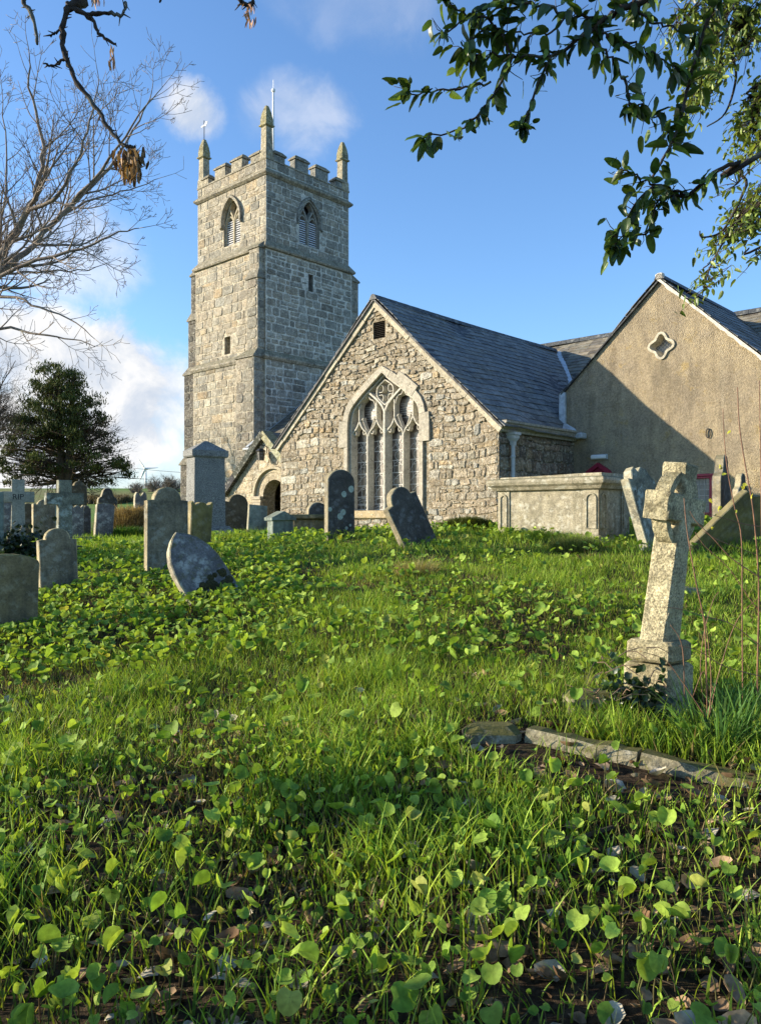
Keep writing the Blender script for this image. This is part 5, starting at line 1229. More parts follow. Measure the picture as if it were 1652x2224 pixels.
def twig(mb, p, d, L, r, lev, up=.35, flat=.45, wig=.15, nmin=3):
    """a branch that wanders, lifts its tip and carries opposite side shoots"""
    n = max(nmin, int(L / (.10 if lev > 1 else .16))); n = min(n, 9); pts = [p.copy()]; d = d.normalized(); seg = L / n; nodes = []
    for k in range(n):
        d = (d + Vector((TR.gauss(0, wig), TR.gauss(0, wig) * flat, TR.gauss(0, wig) + up * (.35 + k / n) * .5)) * .55).normalized()
        p = p + d * seg; pts.append(p.copy()); nodes.append((p.copy(), d.copy()))
    rt = [max(.0028, r * (1 - .72 * k / n)) for k in range(n + 1)]
    mb.tube(pts, rt, 4 if r < .02 else 6)
    if lev <= 0: return
    for k, (q, dd) in enumerate(nodes[:-1] if lev > 1 else nodes):
        if k == 0 and lev > 1: continue
        for s in (-1, 1):
            if TR.random() < (.64 if lev > 1 else .54):
                ax = Vector((TR.gauss(0, .25), 1, TR.gauss(0, .25))); cd = Matrix.Rotation(s * TR.uniform(.45, .95), 3, ax) @ dd; cd = cd + Vector((0, TR.gauss(0, .3), 0))
                twig(mb, q, cd, L * TR.uniform(.32, .62) * (1 - .35 * k / n), rt[k + 1] * .62, lev - 1, up, flat, wig)
def limb(mb, pts, r0, r1, spacing, L1, lev, up=.35, start=.1):
    path = smooth_path([P(*q) if len(q) == 3 else P(q[0], q[1], 11.) for q in pts]); path = [p + Vector((TR.gauss(0, .012), TR.gauss(0, .012), TR.gauss(0, .012))) for p in path]; n = len(path)
    ra = [r0 + (r1 - r0) * (k / (n - 1)) ** .8 for k in range(n)]; mb.tube(path, ra, 7)
    acc = 0; s = 1; tot = sum((b - a).length for a, b in zip(path, path[1:])); run = 0
    for k in range(1, n):
        run += (path[k] - path[k - 1]).length; acc += (path[k] - path[k - 1]).length
        if acc > spacing and run > start * tot:
            acc = 0; s = -s; d = (path[k] - path[k - 1]).normalized(); ax = Vector((TR.gauss(0, .3), 1, TR.gauss(0, .3)))
            cd = Matrix.Rotation(s * TR.uniform(.5, .95), 3, ax) @ d + Vector((0, TR.gauss(0, .4), 0))
            twig(mb, path[k], cd, L1 * TR.uniform(.6, 1.15) * (1 - .45 * run / tot), ra[k] * .55, lev, up)
    twig(mb, path[-1], path[-1] - path[-2], L1 * .45, r1, max(lev - 1, 1), up)
X_, Y_ = -9.2, 12.5
at_ = thing('bare_ash_tree', 'tall leafless ash tree spreading fine bare twigs in from the left edge', 'tree', (X_, Y_, gzf(X_, Y_) - .1))
def child(mb, name, mat, par, smooth=True): return mb.build(name, mat, par, tuple(par.location), smooth)
m = MB(); q = [Vector((X_, Y_, gzf(X_, Y_) - .2)), Vector((X_ + .1, Y_, 1.6)), Vector((X_ + .6, Y_ - .1, 2.6)), P(-230, 790, 11.7), P(-120, 715, 11)]; m.tube(smooth_path(q), [.36 - .012 * k for k in range(17)], 10); child(m, 'trunk', BARK_ASH, at_)
limbs = [([(-120, 715, 11), (0, 560, 10.8), (60, 460, 10.6), (82, 400, 10.5), (95, 320, 10.4), (72, 215, 10.3), (64, 130, 10.2)], 0.0646, 0.0077, 0.19, 1.40, 3, .5),
         ([(-120, 715, 11), (0, 597, 11), (75, 527, 11.2), (160, 440, 11.3), (235, 366, 11.4), (290, 286, 11.4), (330, 205, 11.5)], 0.0612, 0.0070, 0.18, 1.40, 3, .45),
         ([(-120, 720, 11), (0, 602, 10.6), (150, 548, 10.3), (240, 512, 10.2), (300, 496, 10.2)], 0.0382, 0.0051, 0.17, 0.95, 3, .4),
         ([(75, 527, 11.2), (135, 470, 11.6), (205, 432, 11.8), (280, 411, 11.9), (345, 388, 12)], 0.0272, 0.0045, 0.19, 0.90, 2, .4),
         ([(-120, 720, 11), (0, 645, 10.4), (70, 662, 10.2), (150, 692, 10.1), (205, 735, 10)], 0.0306, 0.0038, 0.19, 0.84, 2, .35),
         ([(-120, 735, 11), (0, 712, 10.8), (85, 726, 10.6), (160, 738, 10.5), (215, 752, 10.4)], 0.0272, 0.0038, 0.19, 0.84, 2, .3),
         ([(-120, 715, 11), (-30, 570, 11.5), (10, 450, 11.8), (12, 320, 11.9), (6, 200, 12)], 0.0365, 0.0051, 0.22, 1.23, 3, .5),
         ([(60, 460, 10.6), (130, 420, 10.2), (175, 330, 10), (202, 240, 9.9), (214, 165, 9.9)], 0.0306, 0.0051, 0.19, 1.01, 2, .5),
         ([(160, 440, 11.3), (240, 345, 11), (300, 250, 10.8), (352, 190, 10.7)], 0.0272, 0.0045, 0.18, 0.95, 2, .45),
         ([(0, 597, 11), (80, 588, 11.6), (170, 590, 11.8), (240, 572, 12)], 0.0213, 0.0038, 0.18, 0.84, 2, .35)]
for L_ in limbs:
    m = MB(); limb(m, *L_); child(m, 'branch', BARK_ASH, at_)

# the tree that hangs over from the near left
NX, NY = -4.6, 2.3
nt = thing('overhanging_ash', 'dark knobbly branch hanging in from the top with a bunch of dry brown seed keys', 'tree', (NX, NY, gzf(NX, NY) - .1))
m = MB(); m.tube(smooth_path([Vector((NX, NY, -.3)), Vector((NX + .1, NY, 2)), Vector((NX + .05, NY + .1, 4)), Vector((NX - .3, NY, 7))]), [.24 - .009 * k for k in range(13)], 10); child(m, 'trunk', BARK_DARK, nt)
def knobbly(m, pts, r0, r1, Y=3.5):
    path = smooth_path([q if isinstance(q, Vector) else P(q[0], q[1], Y) for q in pts], 6); n = len(path)
    m.tube([p + Vector((TR.gauss(0, .003), TR.gauss(0, .003), TR.gauss(0, .003))) for p in path], [(r0 + (r1 - r0) * k / n) * TR.uniform(.8, 1.3) for k in range(n)], 6)
    for p in path[2:]:
        if TR.random() < .45: m.tube([p, p + Vector((TR.gauss(0, .018), TR.gauss(0, .015), TR.gauss(-.006, .018)))], [.0042, .0015], 4)
m = MB()
knobbly(m, [Vector((NX + .05, NY + .1, 4.0)), Vector((-3, 3.0, 4.45)), P(100, -60, 3.5), (147, 15)], .05, .017)
knobbly(m, [(147, 15), (137, 73), (143, 123), (166, 174), (208, 231), (239, 282), (270, 316), (288, 320)], .013, .006)
knobbly(m, [(147, 15), (193, 35), (216, 73), (251, 96)], .011, .005); knobbly(m, [(192, 32), (228, 27), (266, 34), (272, 4)], .009, .006)
knobbly(m, [P(100, -60, 3.5), (54, 0), (69, 31), (83, 98)], .010, .006); knobbly(m, [(143, 123), (118, 142), (95, 138)], .006, .003); knobbly(m, [(137, 60), (125, 70), (109, 77)], .006, .003)
knobbly(m, [P(420, -120, 3.5), (512, -10), (528, 8), (546, 10), (549, 2)], .011, .006); knobbly(m, [Vector((-3, 3.0, 4.45)), P(250, -160, 3.5), P(420, -120, 3.5)], .03, .012); knobbly(m, [(345, -20), (349, 6)], .006, .003)
child(m, 'branch', BARK_DARK, nt)
def hang(cx, cy, Y, n, rx, ry, size, ca, cb, thin=.3):
    pts = []; 
    t = leaf_template(6, 1, 0, .25, .0, .0, 0, 3); t[0][:, 1] *= thin
    q = RNG.random((n, 2)); px = cx + rx * RNG.normal(0, .5, n); py = cy + ry * (q[:, 0] - .35)
    pos = np.array([P(a, b, Y + RNG.normal(0, .04)) for a, b in zip(px, py)])
    return merge(leaves(pos, RNG.uniform(*size, n), RNG.uniform(0, 2 * PI, n), RNG.normal(1.35, .25, n), RNG.normal(0, .5, n), mixcol(n, ca, cb, 1, .2), [t]))
def child_np(name, arr, mat, par): v, t, c = arr; o = np_mesh(name, v - np.array(par.location), t, c, mat, par); return o
KEYS = leaf_mat('dry seed keys', .2, .6, .3, .3)
child_np('seed_cluster', merge([hang(284, 352, 3.5, 120, 26, 62, (.020, .034), (.10, .055, .022), (.34, .21, .09)), hang(282, 335, 3.5, 40, 30, 30, (.018, .03), (.05, .03, .015), (.2, .12, .05))]), KEYS, nt)
child_np('seed_cluster', merge([hang(541, 28, 3.5, 26, 12, 42, (.014, .03), (.30, .15, .08), (.45, .28, .16), .16), hang(243, 118, 3.5, 14, 6, 44, (.014, .03), (.25, .13, .07), (.45, .28, .16), .14), hang(212, -4, 3.5, 14, 14, 20, (.014, .03), (.3, .15, .08), (.45, .28, .16), .14)]), KEYS, nt)
TLA = []
for k in range(3):
    t = leaf_template(10, 2, .05 * (k - 1), .22 + .15 * k, .22 * k, 0, .03, 20 + k); v = t[0]; v[:, 0] = np.sign(v[:, 0] - .12) * np.abs(v[:, 0] - .12) ** .88 + .9; v[:, 1] *= .46; TLA.append(t)
# unseen ivy-leaf clumps added beside this tree, shaped to dapple the ground with shade
ps = []; ns = 0
for c, r in (((-7.4, .3, 1.5), .5), ((-6.6, 1.2, 2.1), .42), ((-7.9, 2.0, 1.7), .38), ((-6.2, 2.6, 2.6), .36), ((-7.0, 3.3, 1.6), .30), ((-6.9, .9, 3.3), .45), ((-7.6, 2.9, 3.6), .42), ((-6.4, -.2, 2.6), .5), ((-7.2, 1.9, 4.6), .5), ((-7.8, 3.2, 5.2), .45), ((-6.6, 2.5, 5.9), .5), ((-8.0, 1.2, 2.6), .3), ((-6.8, 3.9, 2.3), .22)):
    c = np.array(c); n = int(620 * r * r)
    d = RNG.normal(0, 1, (n, 3)); d /= np.linalg.norm(d, axis=1)[:, None]; ps.append(c + d * (r * RNG.random(n) ** .4)[:, None] * np.array([1, 1, .8]))
ps = np.concatenate(ps); n = len(ps)
LEAFD = leaf_mat('ivy leaves', .15, .4, .5)
child_np('ivy', merge(leaves(ps, RNG.uniform(.06, .11, n), RNG.uniform(0, 2 * PI, n), RNG.normal(.6, .5, n), RNG.normal(0, .5, n), mixcol(n, (.02, .045, .012), (.05, .09, .02)), TFAR)), LEAFD, nt)

# evergreen on the right
z4 = lambda x, y, Y=3.2: P(811 + .509 * x, .509 * y, Y)
EX, EY = 3.1, 2.7
et = thing('evergreen_tree', 'evergreen branches with large dark pointed leaves hanging in at the top right', 'tree', (EX, EY, gzf(EX, EY) - .1))
m = MB(); m.tube(smooth_path([Vector((EX, EY, -.2)), Vector((EX - .05, EY, 2)), Vector((EX + .1, EY, 4)), Vector((EX, EY, 6))]), [.16 - .006 * k for k in range(13)], 9); child(m, 'trunk', BARK_DARK, et)
tw = [([Vector((EX, EY, 4.6)), z4(1450, -160), (1160, 0), (1050, 40), (980, 90), (900, 150), (760, 235), (590, 240), (440, 230)], .017, .003, 1), ([(590, 250), (540, 360), (470, 460), (370, 545), (220, 585)], .006, .003, 0), ([(500, 345), (390, 372), (250, 392), (150, 402)], .005, .0025, 0),
      ([(760, 235), (700, 360), (660, 480), (630, 550)], .006, .003, 0), ([(590, 240), (520, 110), (400, 60), (300, 10)], .006, .003, 0), ([(900, 150), (1000, 240), (1060, 330), (1090, 440)], .007, .003, 0), ([(980, 90), (830, 60), (700, 20), (560, 30)], .008, .003, 0), ([(830, 60), (760, 130), (640, 150), (560, 130)], .005, .003, 0), ([(700, 20), (600, -20), (470, 30), (380, 90), (300, 150)], .005, .003, 0), ([(520, 110), (430, 150), (390, 210)], .004, .003, 0), ([(940, 120), (1010, 170), (1130, 200), (1230, 260), (1290, 300)], .006, .003, 0), ([(1100, 20), (1180, 90), (1270, 120), (1400, 190)], .006, .003, 0),
      ([Vector((EX, EY, 3.9)), (1652, 660), (1560, 690), (1460, 730), (1380, 800), (1330, 830), (1240, 800), (1130, 760), (1060, 720)], .0115, .003, 3), ([(1330, 830), (1220, 850), (1190, 920), (1160, 1000), (1060, 1010), (1020, 1060)], .005, .0025, 0), ([(1180, 770), (1250, 650), (1290, 560), (1330, 430), (1360, 300), (1400, 150), (1450, 0), z4(1500, -160)], .005, .009, 0),
      ([(1200, 790), (1130, 850), (1080, 930), (1040, 985)], .004, .0025, 0), ([(1090, 440), (1150, 460), (1210, 500), (1260, 560)], .004, .0025, 0)]
m = MB(); lp = []; ldv = []
for pts, r0, r1, skip in tw:
    path = smooth_path([q if isinstance(q, Vector) else z4(*q) for q in pts], 6); path = [p + Vector((0, TR.gauss(0, .012), 0)) for p in path]; n = len(path); m.tube(path, [r0 + (r1 - r0) * k / n for k in range(n)], 6)
    run = 0
    for k in range(1 + skip * 6 if skip else 1, n):
        d = (path[k] - path[k - 1]); 
        while run < d.length: 
            lp.append(path[k - 1] + d * (run / d.length)); ldv.append(d.normalized()); run += TR.uniform(.015, .039) 
        run -= d.length
    for e in range(6): lp.append(path[-1]); ldv.append((path[-1] - path[-2]).normalized())
lp, ldv = np.array(lp), np.array(ldv)
# short side shoots thicken the sprays
extra = RNG.random(len(lp)) < .45; sh_ = lp[extra] + RNG.normal(0, .036, (extra.sum(), 3))
for a, b in zip(lp[extra], sh_): m.tube([a, (a + b) / 2 + RNG.normal(0, .004, 3), b], [.0022, .0018, .0013], 3)
child(m, 'branch', BARK_DARK, et)
lp = np.concatenate([lp, sh_]); ldv = np.concatenate([ldv, ldv[extra]]); n = len(lp)
az = np.arctan2(ldv[:, 1], ldv[:, 0]) + RNG.normal(0, .95, n); tilt = np.arcsin(np.clip(-ldv[:, 2], -1, 1)) * .6 + RNG.normal(.38, .5, n)
TL3 = []
for k in range(4):
    t = leaf_template(12, 2, .02, .05 + .07 * k, .0, 0, .02, 30 + k); v = t[0]; x0 = v[:, 0].copy() - .12; v[:, 1] *= .47 * (1 - .28 * x0); v[:, 0] = (x0 + 1.12) ; v[:, 2] -= (.10 + .12 * k) * (v[:, 0] / 2) ** 2 * 2 ; TL3.append(t)
LAUREL = leaf_mat('glossy evergreen leaves', .34, .38, .45)
child_np('leaves', merge(leaves(lp, RNG.uniform(.021, .044, n), az, tilt, RNG.normal(0, .6, n), mixcol(n, (.022, .050, .012), (.12, .19, .035), 1.5, .25), TL3)), LAUREL, et)
FX, FY = 4.6, 6.2
ft = thing('small_leaved_evergreen', 'sunlit small-leaved evergreen foliage along the upper right edge', 'tree', (FX, FY, gzf(FX, FY) - .1))
m = MB(); m.tube(smooth_path([Vector((FX, FY, -.2)), Vector((FX, FY, 3)), Vector((FX - .1, FY, 8))]), [.14 - .006 * k for k in range(9)], 8); child(m, 'trunk', BARK_DARK, ft)
m = MB(); lp = []
Z = lambda x, y: z4(x, y, 5.6)
for pts in ([Vector((FX, FY, 6.6)), Z(1640, 60), Z(1560, 90), Z(1480, 150), Z(1400, 240), Z(1350, 330)], [Z(1600, 60), Z(1530, 200), Z(1545, 330), Z(1500, 480), Z(1420, 540)], [Vector((FX, FY, 5.2)), Z(1660, 640), Z(1590, 790), Z(1540, 900), Z(1480, 990), Z(1400, 1012), Z(1390, 985)], [Vector((FX, FY, 5.0)), Z(1660, 860), Z(1600, 900), Z(1530, 980), Z(1480, 1050), Z(1430, 1150), Z(1400, 1260)],
            [Vector((FX, FY, 6.0)), Z(1680, 330), Z(1630, 420), Z(1600, 560)], [Vector((FX, FY, 7)), Z(1500, -60), Z(1380, 40), Z(1300, 100)], [Vector((FX, FY, 4.6)), Z(1680, 1040), Z(1600, 1058)]):
    path = smooth_path(pts, 5); n = len(path); m.tube(path, [.014 - .010 * k / n for k in range(n)], 5)
lp = []
for cx, cy, rx, ry, n in ((1500, 60, 130, 75, 430), (1600, 120, 70, 100, 300), (1420, 180, 70, 90, 190), (1400, 330, 60, 90, 200), (1370, 430, 45, 50, 110), (1480, 300, 40, 60, 70), (1640, 400, 40, 70, 220), (1620, 520, 45, 90, 260), (1640, 610, 40, 60, 130), (1640, 850, 60, 70, 240), (1560, 930, 60, 60, 140), (1500, 1010, 55, 40, 110), (1440, 1140, 28, 40, 45), (1420, 1210, 26, 45, 50), (1540, 760, 40, 60, 40), (1640, 950, 40, 60, 110), (1640, 1085, 25, 30, 40), (1330, 60, 60, 60, 120)):
    a = RNG.normal(0, .55, (n, 2)); q_ = [Z(cx + rx * u, cy + ry * v) + Vector((0, TR.gauss(0, .22), 0)) for u, v in a]; lp += q_
    hubs = [Z(cx + rx * TR.gauss(0, .3), cy + ry * TR.gauss(0, .3)) for _ in range(max(2, n // 40))]
    for e in q_[::3]:
        h_ = min(hubs, key=lambda h: (h - e).length); m.tube([h_, (h_ + e) / 2 + Vector((TR.gauss(0, .015), TR.gauss(0, .015), TR.gauss(0, .015))), e], [.004, .003, .0018], 3)
child(m, 'branch', BARK_DARK, ft)
lp = np.array(lp); n = len(lp)
child_np('leaves', merge(leaves(lp, RNG.uniform(.018, .032, n), RNG.uniform(0, 2 * PI, n), RNG.normal(.5, .55, n), RNG.normal(0, .6, n), mixcol(n, (.065, .115, .022), (.24, .30, .06), 1.0, .2), TL3)), leaf_mat('small evergreen leaves', .3, .4, .4), ft)

# cypress behind the graves
CY_ = 42.
X_, Y_, Z_ = at_px(142, CY_)
cy = thing('cypress_tree', 'broad dark evergreen cypress with twin trunks and see-through lower limbs', 'tree', (X_, Y_, Z_ - .2))
env = [(788, 104, 116), (806, 92, 128), (812, 84, 172), (835, 68, 184), (850, 74, 178), (870, 46, 218), (890, 60, 205), (912, 38, 236), (935, 26, 222), (955, 18, 262), (978, 22, 238), (1005, 8, 288), (1050, 8, 282)]
def envx(y): return np.interp(y, [e[0] for e in env], [e[1] for e in env]), np.interp(y, [e[0] for e in env], [e[2] for e in env])
m = MB(); 
for base, top in ((134, 118), (153, 160)): m.tube(smooth_path([P(base, 1085, CY_), P(base - 1, 1000, CY_), P((base + top) / 2, 900, CY_), P(top, 810, CY_)]), [.33 - .022 * k for k in range(13)], 8)
child(m, 'trunk', BARK_BROWN, cy)
cl = []
for k in range(400):
    y = TR.uniform(792, 1052); a, b = envx(y); t = TR.uniform(-1, 1); px = (a + b) / 2 + t * (b - a) / 2 * TR.uniform(.84, 1.04)
    if y > 945 and abs(t) < .72 and TR.random() < .72: continue
    if y > 1000 and abs(t) < .8 and TR.random() < .45: continue
    dy = math.sqrt(max(0, 1 - t * t)) * (b - a) / 2 / F * CY_ * .8 * TR.uniform(-1, 1)
    if all((px - q[0]) ** 2 + ((y - q[1]) * 1.7) ** 2 + (dy * 20) ** 2 > 15.5 ** 2 for q in cl): cl.append((px, y, dy))
m = MB(); bx = []
for px, y, dy in cl:
    c = P(px, y, CY_) + Vector((0, dy, 0)); tx = 134 if px < 144 else 153; r0 = P(tx, min(1045, y + TR.uniform(5, 45)), CY_)
    m.tube(smooth_path([r0, (r0 + c) / 2 + Vector((0, 0, TR.uniform(-.3, .25))), c], 3), [.07, .06, .05, .04, .03, .025, .02], 4)
    if y > 930 and TR.random() < .9:
        for _ in range(3): e = c + Vector((TR.gauss(0, .6), TR.gauss(0, .6), TR.uniform(-.5, .3))); m.tube([(r0 + c) / 2, e], [.03, .012], 3)
for k in range(46):
    y = TR.uniform(925, 1045); tx = TR.choice((134, 153)); r0 = P(tx, y, CY_); s = TR.choice((-1, 1))
    twig(m, r0, Vector((s, TR.uniform(-.7, .7), TR.uniform(-.25, .15))), TR.uniform(1.6, 3.0), .045, 2, .10, 1., .16)
child(m, 'branch', BARK_BROWN, cy)
B = []
for px, y, dy in cl:
    c = np.array(P(px, y, CY_) + Vector((0, dy, 0))); n = 130; r = RNG.uniform(.22, .50); d = RNG.normal(0, .5, (n, 3)) * np.array([r * 1.25, r * 1.25, r * .62]); p = c + d
    col = mixcol(n, (.028, .052, .014), (.115, .14, .034), 1.2, .25) * RNG.uniform(.75, 1.35); hi = np.clip(d[:, 2] / r, -.5, 1)
    B.append(blades(p[:, 0], p[:, 1], RNG.uniform(.10, .24, n), RNG.uniform(.04, .075, n), 2, col * 1.0, 1.1, .3, p[:, 2]))
child_np('crown', merge(B), leaf_mat('cypress sprays', .1, .7, .2), cy)
# bare trees far off and at the left edge
def bare_tree(label, px, y0, y1, wpx, Y, n, r, mat, lev=2, seed=1, name='bare_tree'):
    global TR
    TR = random.Random(seed); b = P(px, y1, Y); t = thing(name, label, 'tree', b); H = (y1 - y0) / F * Y; Wd = wpx / F * Y
    m = MB(); m.tube([b + Vector((0, 0, -.5)), b + Vector((0, 0, H * .3)), b + Vector((.0, 0, H * .5))], [r * 5, r * 4, r * 2.5], 6); child(m, 'trunk', mat, t)
    m = MB()
    for k in range(n):
        a = TR.uniform(-1.25, 1.25); d = Vector((math.sin(a) * Wd / H * 1.1, TR.uniform(-.6, .6), math.cos(a))); s0 = b + Vector((0, 0, H * TR.uniform(.2, .45))); twig(m, s0, d, H * TR.uniform(.38, .62), r * 1.3, lev, .15, 1., .25)
    child(m, 'branch', mat, t, False); return t
BARK_FAR = plain_mat('distant twigs', (.19, .155, .12), .9, .2)
bare_tree('dark twiggy bare tree cut off by the left edge beside the cypress', -22, 770, 1085, 42, 34., 16, .035, BARK_BROWN, 3, 5)
bare_tree('distant bare tree with fine brown crown just right of the wind turbine', 338, 1030, 1088, 40, 170., 26, .10, BARK_FAR, 2, 6)
bare_tree('distant rounded bare tree touching the corner of the tower', 372, 1026, 1090, 52, 165., 30, .10, BARK_FAR, 2, 7)
bare_tree('distant brown scrubby tree left of the wind turbine', 296, 1040, 1090, 36, 150., 24, .09, BARK_FAR, 2, 8)
def hedge(label, x0, x1, y0, y1, Y, n, w, ca, cb, name='hedge'):
    xa, xb = (x0 - CX) / F * Y, (x1 - CX) / F * Y; x = RNG.uniform(xa, xb, n); y = Y + RNG.normal(0, .7, n) * Y / 60; zb = gz(x, y); H = (y1 - y0) / F * Y
    pr = .65 + .5 * fbm(x, y * 0, 12 / Y); h = RNG.uniform(.3, 1., n) * H * pr
    v, t, c = blades(x, y, h, RNG.uniform(.6, 1.4, n) * w, 3, mixcol(n, ca, cb, 1, .2), .5, .5, zb); o0 = np.array([(xa + xb) / 2, Y, float(gz((xa + xb) / 2, Y))])
    o = np_mesh(name, v - o0, t, c, GRASS); o.location = o0; return tag(o, label, 'hedge')
hedge('brown leafless hedge below the wind turbine', 258, 405, 1044, 1098, 64., 9000, .05, (.13, .095, .06), (.30, .24, .15))
hedge('dark distant hedge line across the field behind the black ogee headstone', 180, 275, 1062, 1086, 115., 5000, .12, (.06, .05, .035), (.16, .13, .08))
hedge('pale tawny hedge behind the RIP cross and the cypress', -60, 130, 1066, 1100, 62., 8000, .06, (.08, .075, .04), (.24, .19, .09))
# grassy banks
clump('grass_bank', 'raised bank with hanging straw-coloured grass behind the tall grey headstone', 'grass bank', 276, 20.0, 7000, .75, .14, .36, .006, .014, (.20, .14, .07), (.42, .32, .17), .9, 1.2, .62, None, 4, .5)
clump('green_plant', 'dense dark green plant at the foot of the straw-coloured bank', 'plant', 262, 18.6, 2500, .55, .12, .3, .012, .03, (.03, .09, .015), (.09, .18, .03), .8, .9, .12)
clump('turf_mound', 'low block of dark mossy turf against the church wall right of the tilted black slate', 'turf mound', 1012, 14.7, 5200, .48, .06, .16, .006, .012, (.035, .06, .012), (.13, .15, .035), .8, 1., .20, None, 3, .22)
def leafy(name, label, cat, px, Y, n, rx, ry, rz, size, ca, cb, zoff=0., pxz=None):
    X, Y0, Z0 = at_px(px, Y); d = RNG.normal(0, .5, (n, 3)) * np.array([rx, ry, rz]); d[:, 2] = np.abs(d[:, 2]); p = np.array([X, Y0, Z0 + zoff]) + d
    a = merge(leaves(p, RNG.uniform(*size, n), RNG.uniform(0, 2 * PI, n), RNG.normal(.6, .5, n), RNG.normal(0, .5, n), mixcol(n, ca, cb, 1.3, .2), TFAR)); o = np_mesh(name, a[0] - np.array([X, Y0, Z0]), a[1], a[2], LEAFD); o.location = (X, Y0, Z0); return tag(o, label, cat)
leafy('ivy', 'dark ivy wrapped round the steps of the RIP cross', 'ivy', 42, 13.2, 900, .55, .3, .5, (.03, .055), (.012, .025, .010), (.04, .065, .022))
iv = leafy('ivy', 'trailing ivy and dead stems over the steps of the wheel cross', 'ivy', 1372, 4.62, 330, .20, .13, .24, (.012, .03), (.012, .03, .010), (.05, .09, .025), .02)
# bramble canes on the right
bx_, by_, bz_ = at_px(1545, 4.3)
bc = thing('cane_shrub', 'thin reddish brown bare canes with a few yellow leaves at the right edge', 'shrub', (bx_, by_, bz_))
C2 = lambda x, y, Y=4.3: P(1187.6 + .2866 * x, 926.9 + .2866 * y, Y)
CANE = plain_mat('reddish cane', (.20, .10, .055), .6, .35, 25)
for pts, r in (([(1215, 2220), (1205, 1900), (1190, 1500), (1130, 1200), (1060, 800), (1035, 540)], .0045), ([(1600, 2050), (1590, 1900), (1600, 1200), (1560, 650), (1500, 300), (1455, 0), (1440, -300)], .005), ([(1480, 2100), (1475, 1500), (1470, 860), (1420, 620), (1360, 300), (1335, 0), (1330, -140)], .0035), ([(1640, 1900), (1625, 900), (1612, 100), (1605, -350)], .004), ([(1640, 1160), (1400, 1000), (1260, 850), (1130, 720), (1080, 640)], .0028), ([(1660, 1440), (1550, 1330), (1380, 1080), (1190, 900), (1120, 800)], .0026),
                ([(1040, 2120), (1030, 1750), (1000, 1600), (930, 1500)], .003), ([(1205, 2200), (1160, 1900), (1180, 1600), (1250, 1330), (1300, 1250)], .0028), ([(1225, 2200), (1240, 1900), (1200, 1500), (1150, 1380)], .003), ([(1210, 2200), (1190, 1850), (1100, 2050)], .0026), ([(1660, 1700), (1400, 1500), (1200, 1440), (1000, 1380), (860, 1370)], .0024), ([(1650, 760), (1500, 740), (1330, 690), (1180, 650)], .0022), ([(1230, 2200), (1290, 1900), (1420, 1500), (1560, 1330), (1660, 1280)], .0026), ([(1660, 1900), (1350, 1820), (1150, 1700), (1000, 1660)], .0024), ([(1200, 2200), (1000, 1900), (880, 1760), (700, 1700)], .0026), ([(1660, 980), (1560, 960), (1300, 860), (1180, 790)], .002)):
    m = MB(); Yk = 4.3 + TR.uniform(-.15, .25); path = smooth_path([C2(x, y, Yk) for x, y in pts], 5); n = len(path); m.tube(path, [r * (1.15 - .6 * k / n) for k in range(n)], 5); child(m, 'cane', CANE, bc)
n = 0; yl = np.array([C2(x, y, 4.25) for x, y in ((1310, 300), (1325, 318), (1345, 360), (1490, 470), (1500, 440), (1310, 610), (1290, 625), (1258, 770), (1225, 565), (1550, 520), (1380, 40), (1305, 295), (1480, 455), (1420, 640))]); n = len(yl)
child_np('leaf', merge(leaves(yl, RNG.uniform(.010, .017, n), RNG.uniform(0, 2 * PI, n), RNG.normal(.9, .4, n), RNG.normal(0, .5, n), mixcol(n, (.30, .34, .04), (.55, .50, .06)), TFAR)), HEL, bc)
m = MB(); R_ = random.Random(12); base = iv.location
for k in range(26):
    p = Vector(P(R_.uniform(1290, 1450), R_.uniform(1400, 1540), 4.5 + R_.uniform(-.1, .2))); d = Vector((R_.uniform(-.2, .2), R_.uniform(-.1, .1), R_.uniform(-.12, .1))); m.tube([p - base, p + d * .5 + Vector((0, 0, .02)) - base, p + d - base], [.0035, .003, .002], 4)
m.build('dead_stem', plain_mat('dead stems', (.17, .11, .07), .9, .4, 20), iv, (0, 0, 0))
# wind turbine and power cable
WY = 420.
X_, Y_, Z_ = at_px(317, WY); wt_ = thing('wind_turbine', 'white three-bladed wind turbine on the far skyline', 'wind turbine', (X_, Y_, Z_))
hub = P(316.7, 1018, WY)
m = MB(); m.tube([Vector((X_, Y_, Z_ - 1)), Vector((X_, Y_, hub.z - .3))], [.62, .38], 12); child(m, 'tower', M['white'], wt_)
m = MB(); m.box((X_ - .5, Y_ - 1.2, hub.z - .5), (X_ + .5, Y_ + 2.2, hub.z + .5), bev=.15); child(m, 'nacelle', M['white'], wt_)
m = MB(); m.tube([Vector((X_, Y_ - 1.2, hub.z)), Vector((X_, Y_ - 1.9, hub.z)), Vector((X_, Y_ - 2.2, hub.z))], [.5, .42, .1], 10); child(m, 'hub', M['white'], wt_)
for a in (3, 124, 246):
    m = MB(); ca, sa = math.cos(math.radians(a)), math.sin(math.radians(a)); L = 7.0
    rings = []
    for t, w in ((.03, .4), (.12, .9), (.22, 1.1), (.5, .8), (.8, .5), (1., .15)):
        c = Vector((X_ + ca * L * t, Y_ - 1.6, hub.z + sa * L * t)); s = Vector((-sa, .45, ca)) * w; rings.append([c + s * .65, c + Vector((0, -.09, 0)), c - s * .35, c + Vector((0, .09, 0))])
    m.loft(rings); child(m, 'blade', M['white'], wt_)
m = MB(); a, b = P(150, 995, 70.), P(470, 1030, 66.); m.tube([a + (b - a) * t - Vector((0, 0, .25 * math.sin(PI * t))) for t in [k / 16 for k in range(17)]], .022, 4)
tag(m.build('power_cable', M['iron']), 'thin black power cable crossing the sky from the cypress to the tower', 'cable')
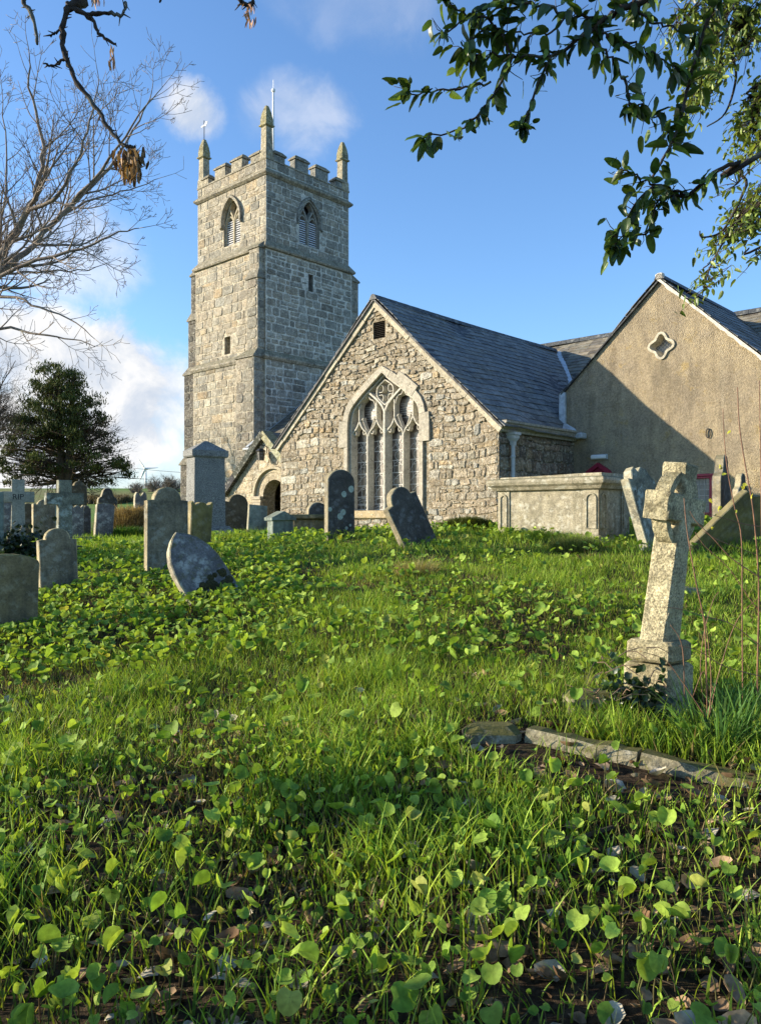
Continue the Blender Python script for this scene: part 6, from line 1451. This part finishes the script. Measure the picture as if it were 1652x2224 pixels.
CLOUDS = [(230, 880, 300, .95, 1.0, .66, .84), (60, 1010, 330, .9, 1.0, .66, .9), (412, 240, 130, .9, .85, .72, .98), (60, 760, 220, .6, 1.0, .68, .98), (650, 240, 165, .6, .42, .74, 1.05), (330, 880, 260, 1.0, .9, .7, .95),
          (140, 540, 240, .8, .55, .68, .98), (790, -10, 170, .5, .16, .68, 1.05), (300, 1080, 420, .45, .6, .62, .98)]
SKYTINT = (.66, .83, 1.02); CLOUD_LO = (2.2, 2.45, 2.85); CLOUD_HI = (3.6, 3.55, 3.5); SKYSTR = .15; EXPO = 1.0
# ------------------------------------------------------------------ light, sky, camera
SUN_EL = math.radians(15.9); TS = Vector((-1.0, .05, math.tan(SUN_EL))).normalized()
sl = bpy.data.lights.new('sun', 'SUN'); sl.energy = 4.9; sl.angle = math.radians(.5); sl.color = (1.0, .87, .68)
so = bpy.data.objects.new('sun', sl); COL.objects.link(so); so.rotation_euler = TS.to_track_quat('Z', 'Y').to_euler(); so.location = (-30, 0, 30)
W = bpy.data.worlds.new('World'); SC.world = W; W.use_nodes = True
wt = W.node_tree; wt.nodes.clear()
class GW(G):
    def __init__(s, t): s.t = t
g = GW(wt)
sky = g.n('TexSky', {'sky_type': 'NISHITA', 'sun_disc': False, 'sun_elevation': SUN_EL, 'sun_rotation': math.atan2(TS.x, TS.y), 'air_density': 1.0, 'dust_density': .6, 'ozone_density': 2.2, 'altitude': 50})
gen = g.n('TexCoord').outputs['Generated']
def dirv(px, py): return Vector(((px - CX) / F, 1, (HY - py) / F)).normalized()
def blob(px, py, r, soft=1.0, sx=1.0):
    """soft mask round a compass direction, wider than tall when sx < 1"""
    d = dirv(px, py)
    v = g.n('VectorMath', {'operation': 'SUBTRACT'}, _0=gen, _1=tuple(d)).outputs[0]
    v = g.n('VectorMath', {'operation': 'MULTIPLY'}, _0=v, _1=(sx, 1, 1)).outputs[0]
    l = g.n('VectorMath', {'operation': 'LENGTH'}, _0=v).outputs[1]
    return g.ramp(l, r / F, r / F * (1 - soft), 0, 1)
wn = g.n('TexNoise', None, Vector=gen, Scale=5.5, Detail=9., Roughness=.6, Distortion=.5).outputs[0]
fine = g.n('TexNoise', None, Vector=gen, Scale=15., Detail=8., Roughness=.62, Distortion=.3).outputs[0]
nn = g.math('ADD', g.math('MULTIPLY', wn, .6), g.math('MULTIPLY', fine, .4))
tot = None
for px_, py_, r, sx, amt, lo, hi in CLOUDS:
    b = blob(px_, py_, r, 1.0, sx)
    f_ = g.math('MULTIPLY', g.ramp(g.math('ADD', nn, g.math('MULTIPLY', b, .55)), lo, hi), g.math('MULTIPLY', g.ramp(b, 0, .35), amt))
    tot = f_ if tot is None else g.math('MAXIMUM', tot, f_)
skyc = g.mix(1.0, sky.outputs[0], SKYTINT, 'MULTIPLY')
shade = g.ramp(fine, .35, .68)
cl = g.mix(shade, CLOUD_LO, CLOUD_HI)
bg = g.n('Background', None, Color=g.mix(tot, skyc, cl), Strength=SKYSTR)
o = wt.nodes.new('ShaderNodeOutputWorld'); wt.links.new(bg.outputs[0], o.inputs[0])
cam = bpy.data.cameras.new('camera'); co = bpy.data.objects.new('camera', cam); COL.objects.link(co); SC.camera = co
co.location = (0, 0, EYE); co.rotation_euler = (PI / 2, 0, 0)
cam.sensor_fit = 'VERTICAL'; cam.sensor_height = 36; cam.lens = 36 * F / 2224; cam.shift_y = 13 / 2224 ; cam.clip_start = .05; cam.clip_end = 4000
vs = SC.view_settings; SC.display_settings.display_device = 'sRGB'; vs.view_transform = 'Standard'; vs.look = 'None'; vs.exposure = EXPO; vs.gamma = 1
SC.cycles.max_bounces = 8; SC.cycles.diffuse_bounces = 3; SC.cycles.transparent_max_bounces = 8; SC.cycles.use_denoising = True
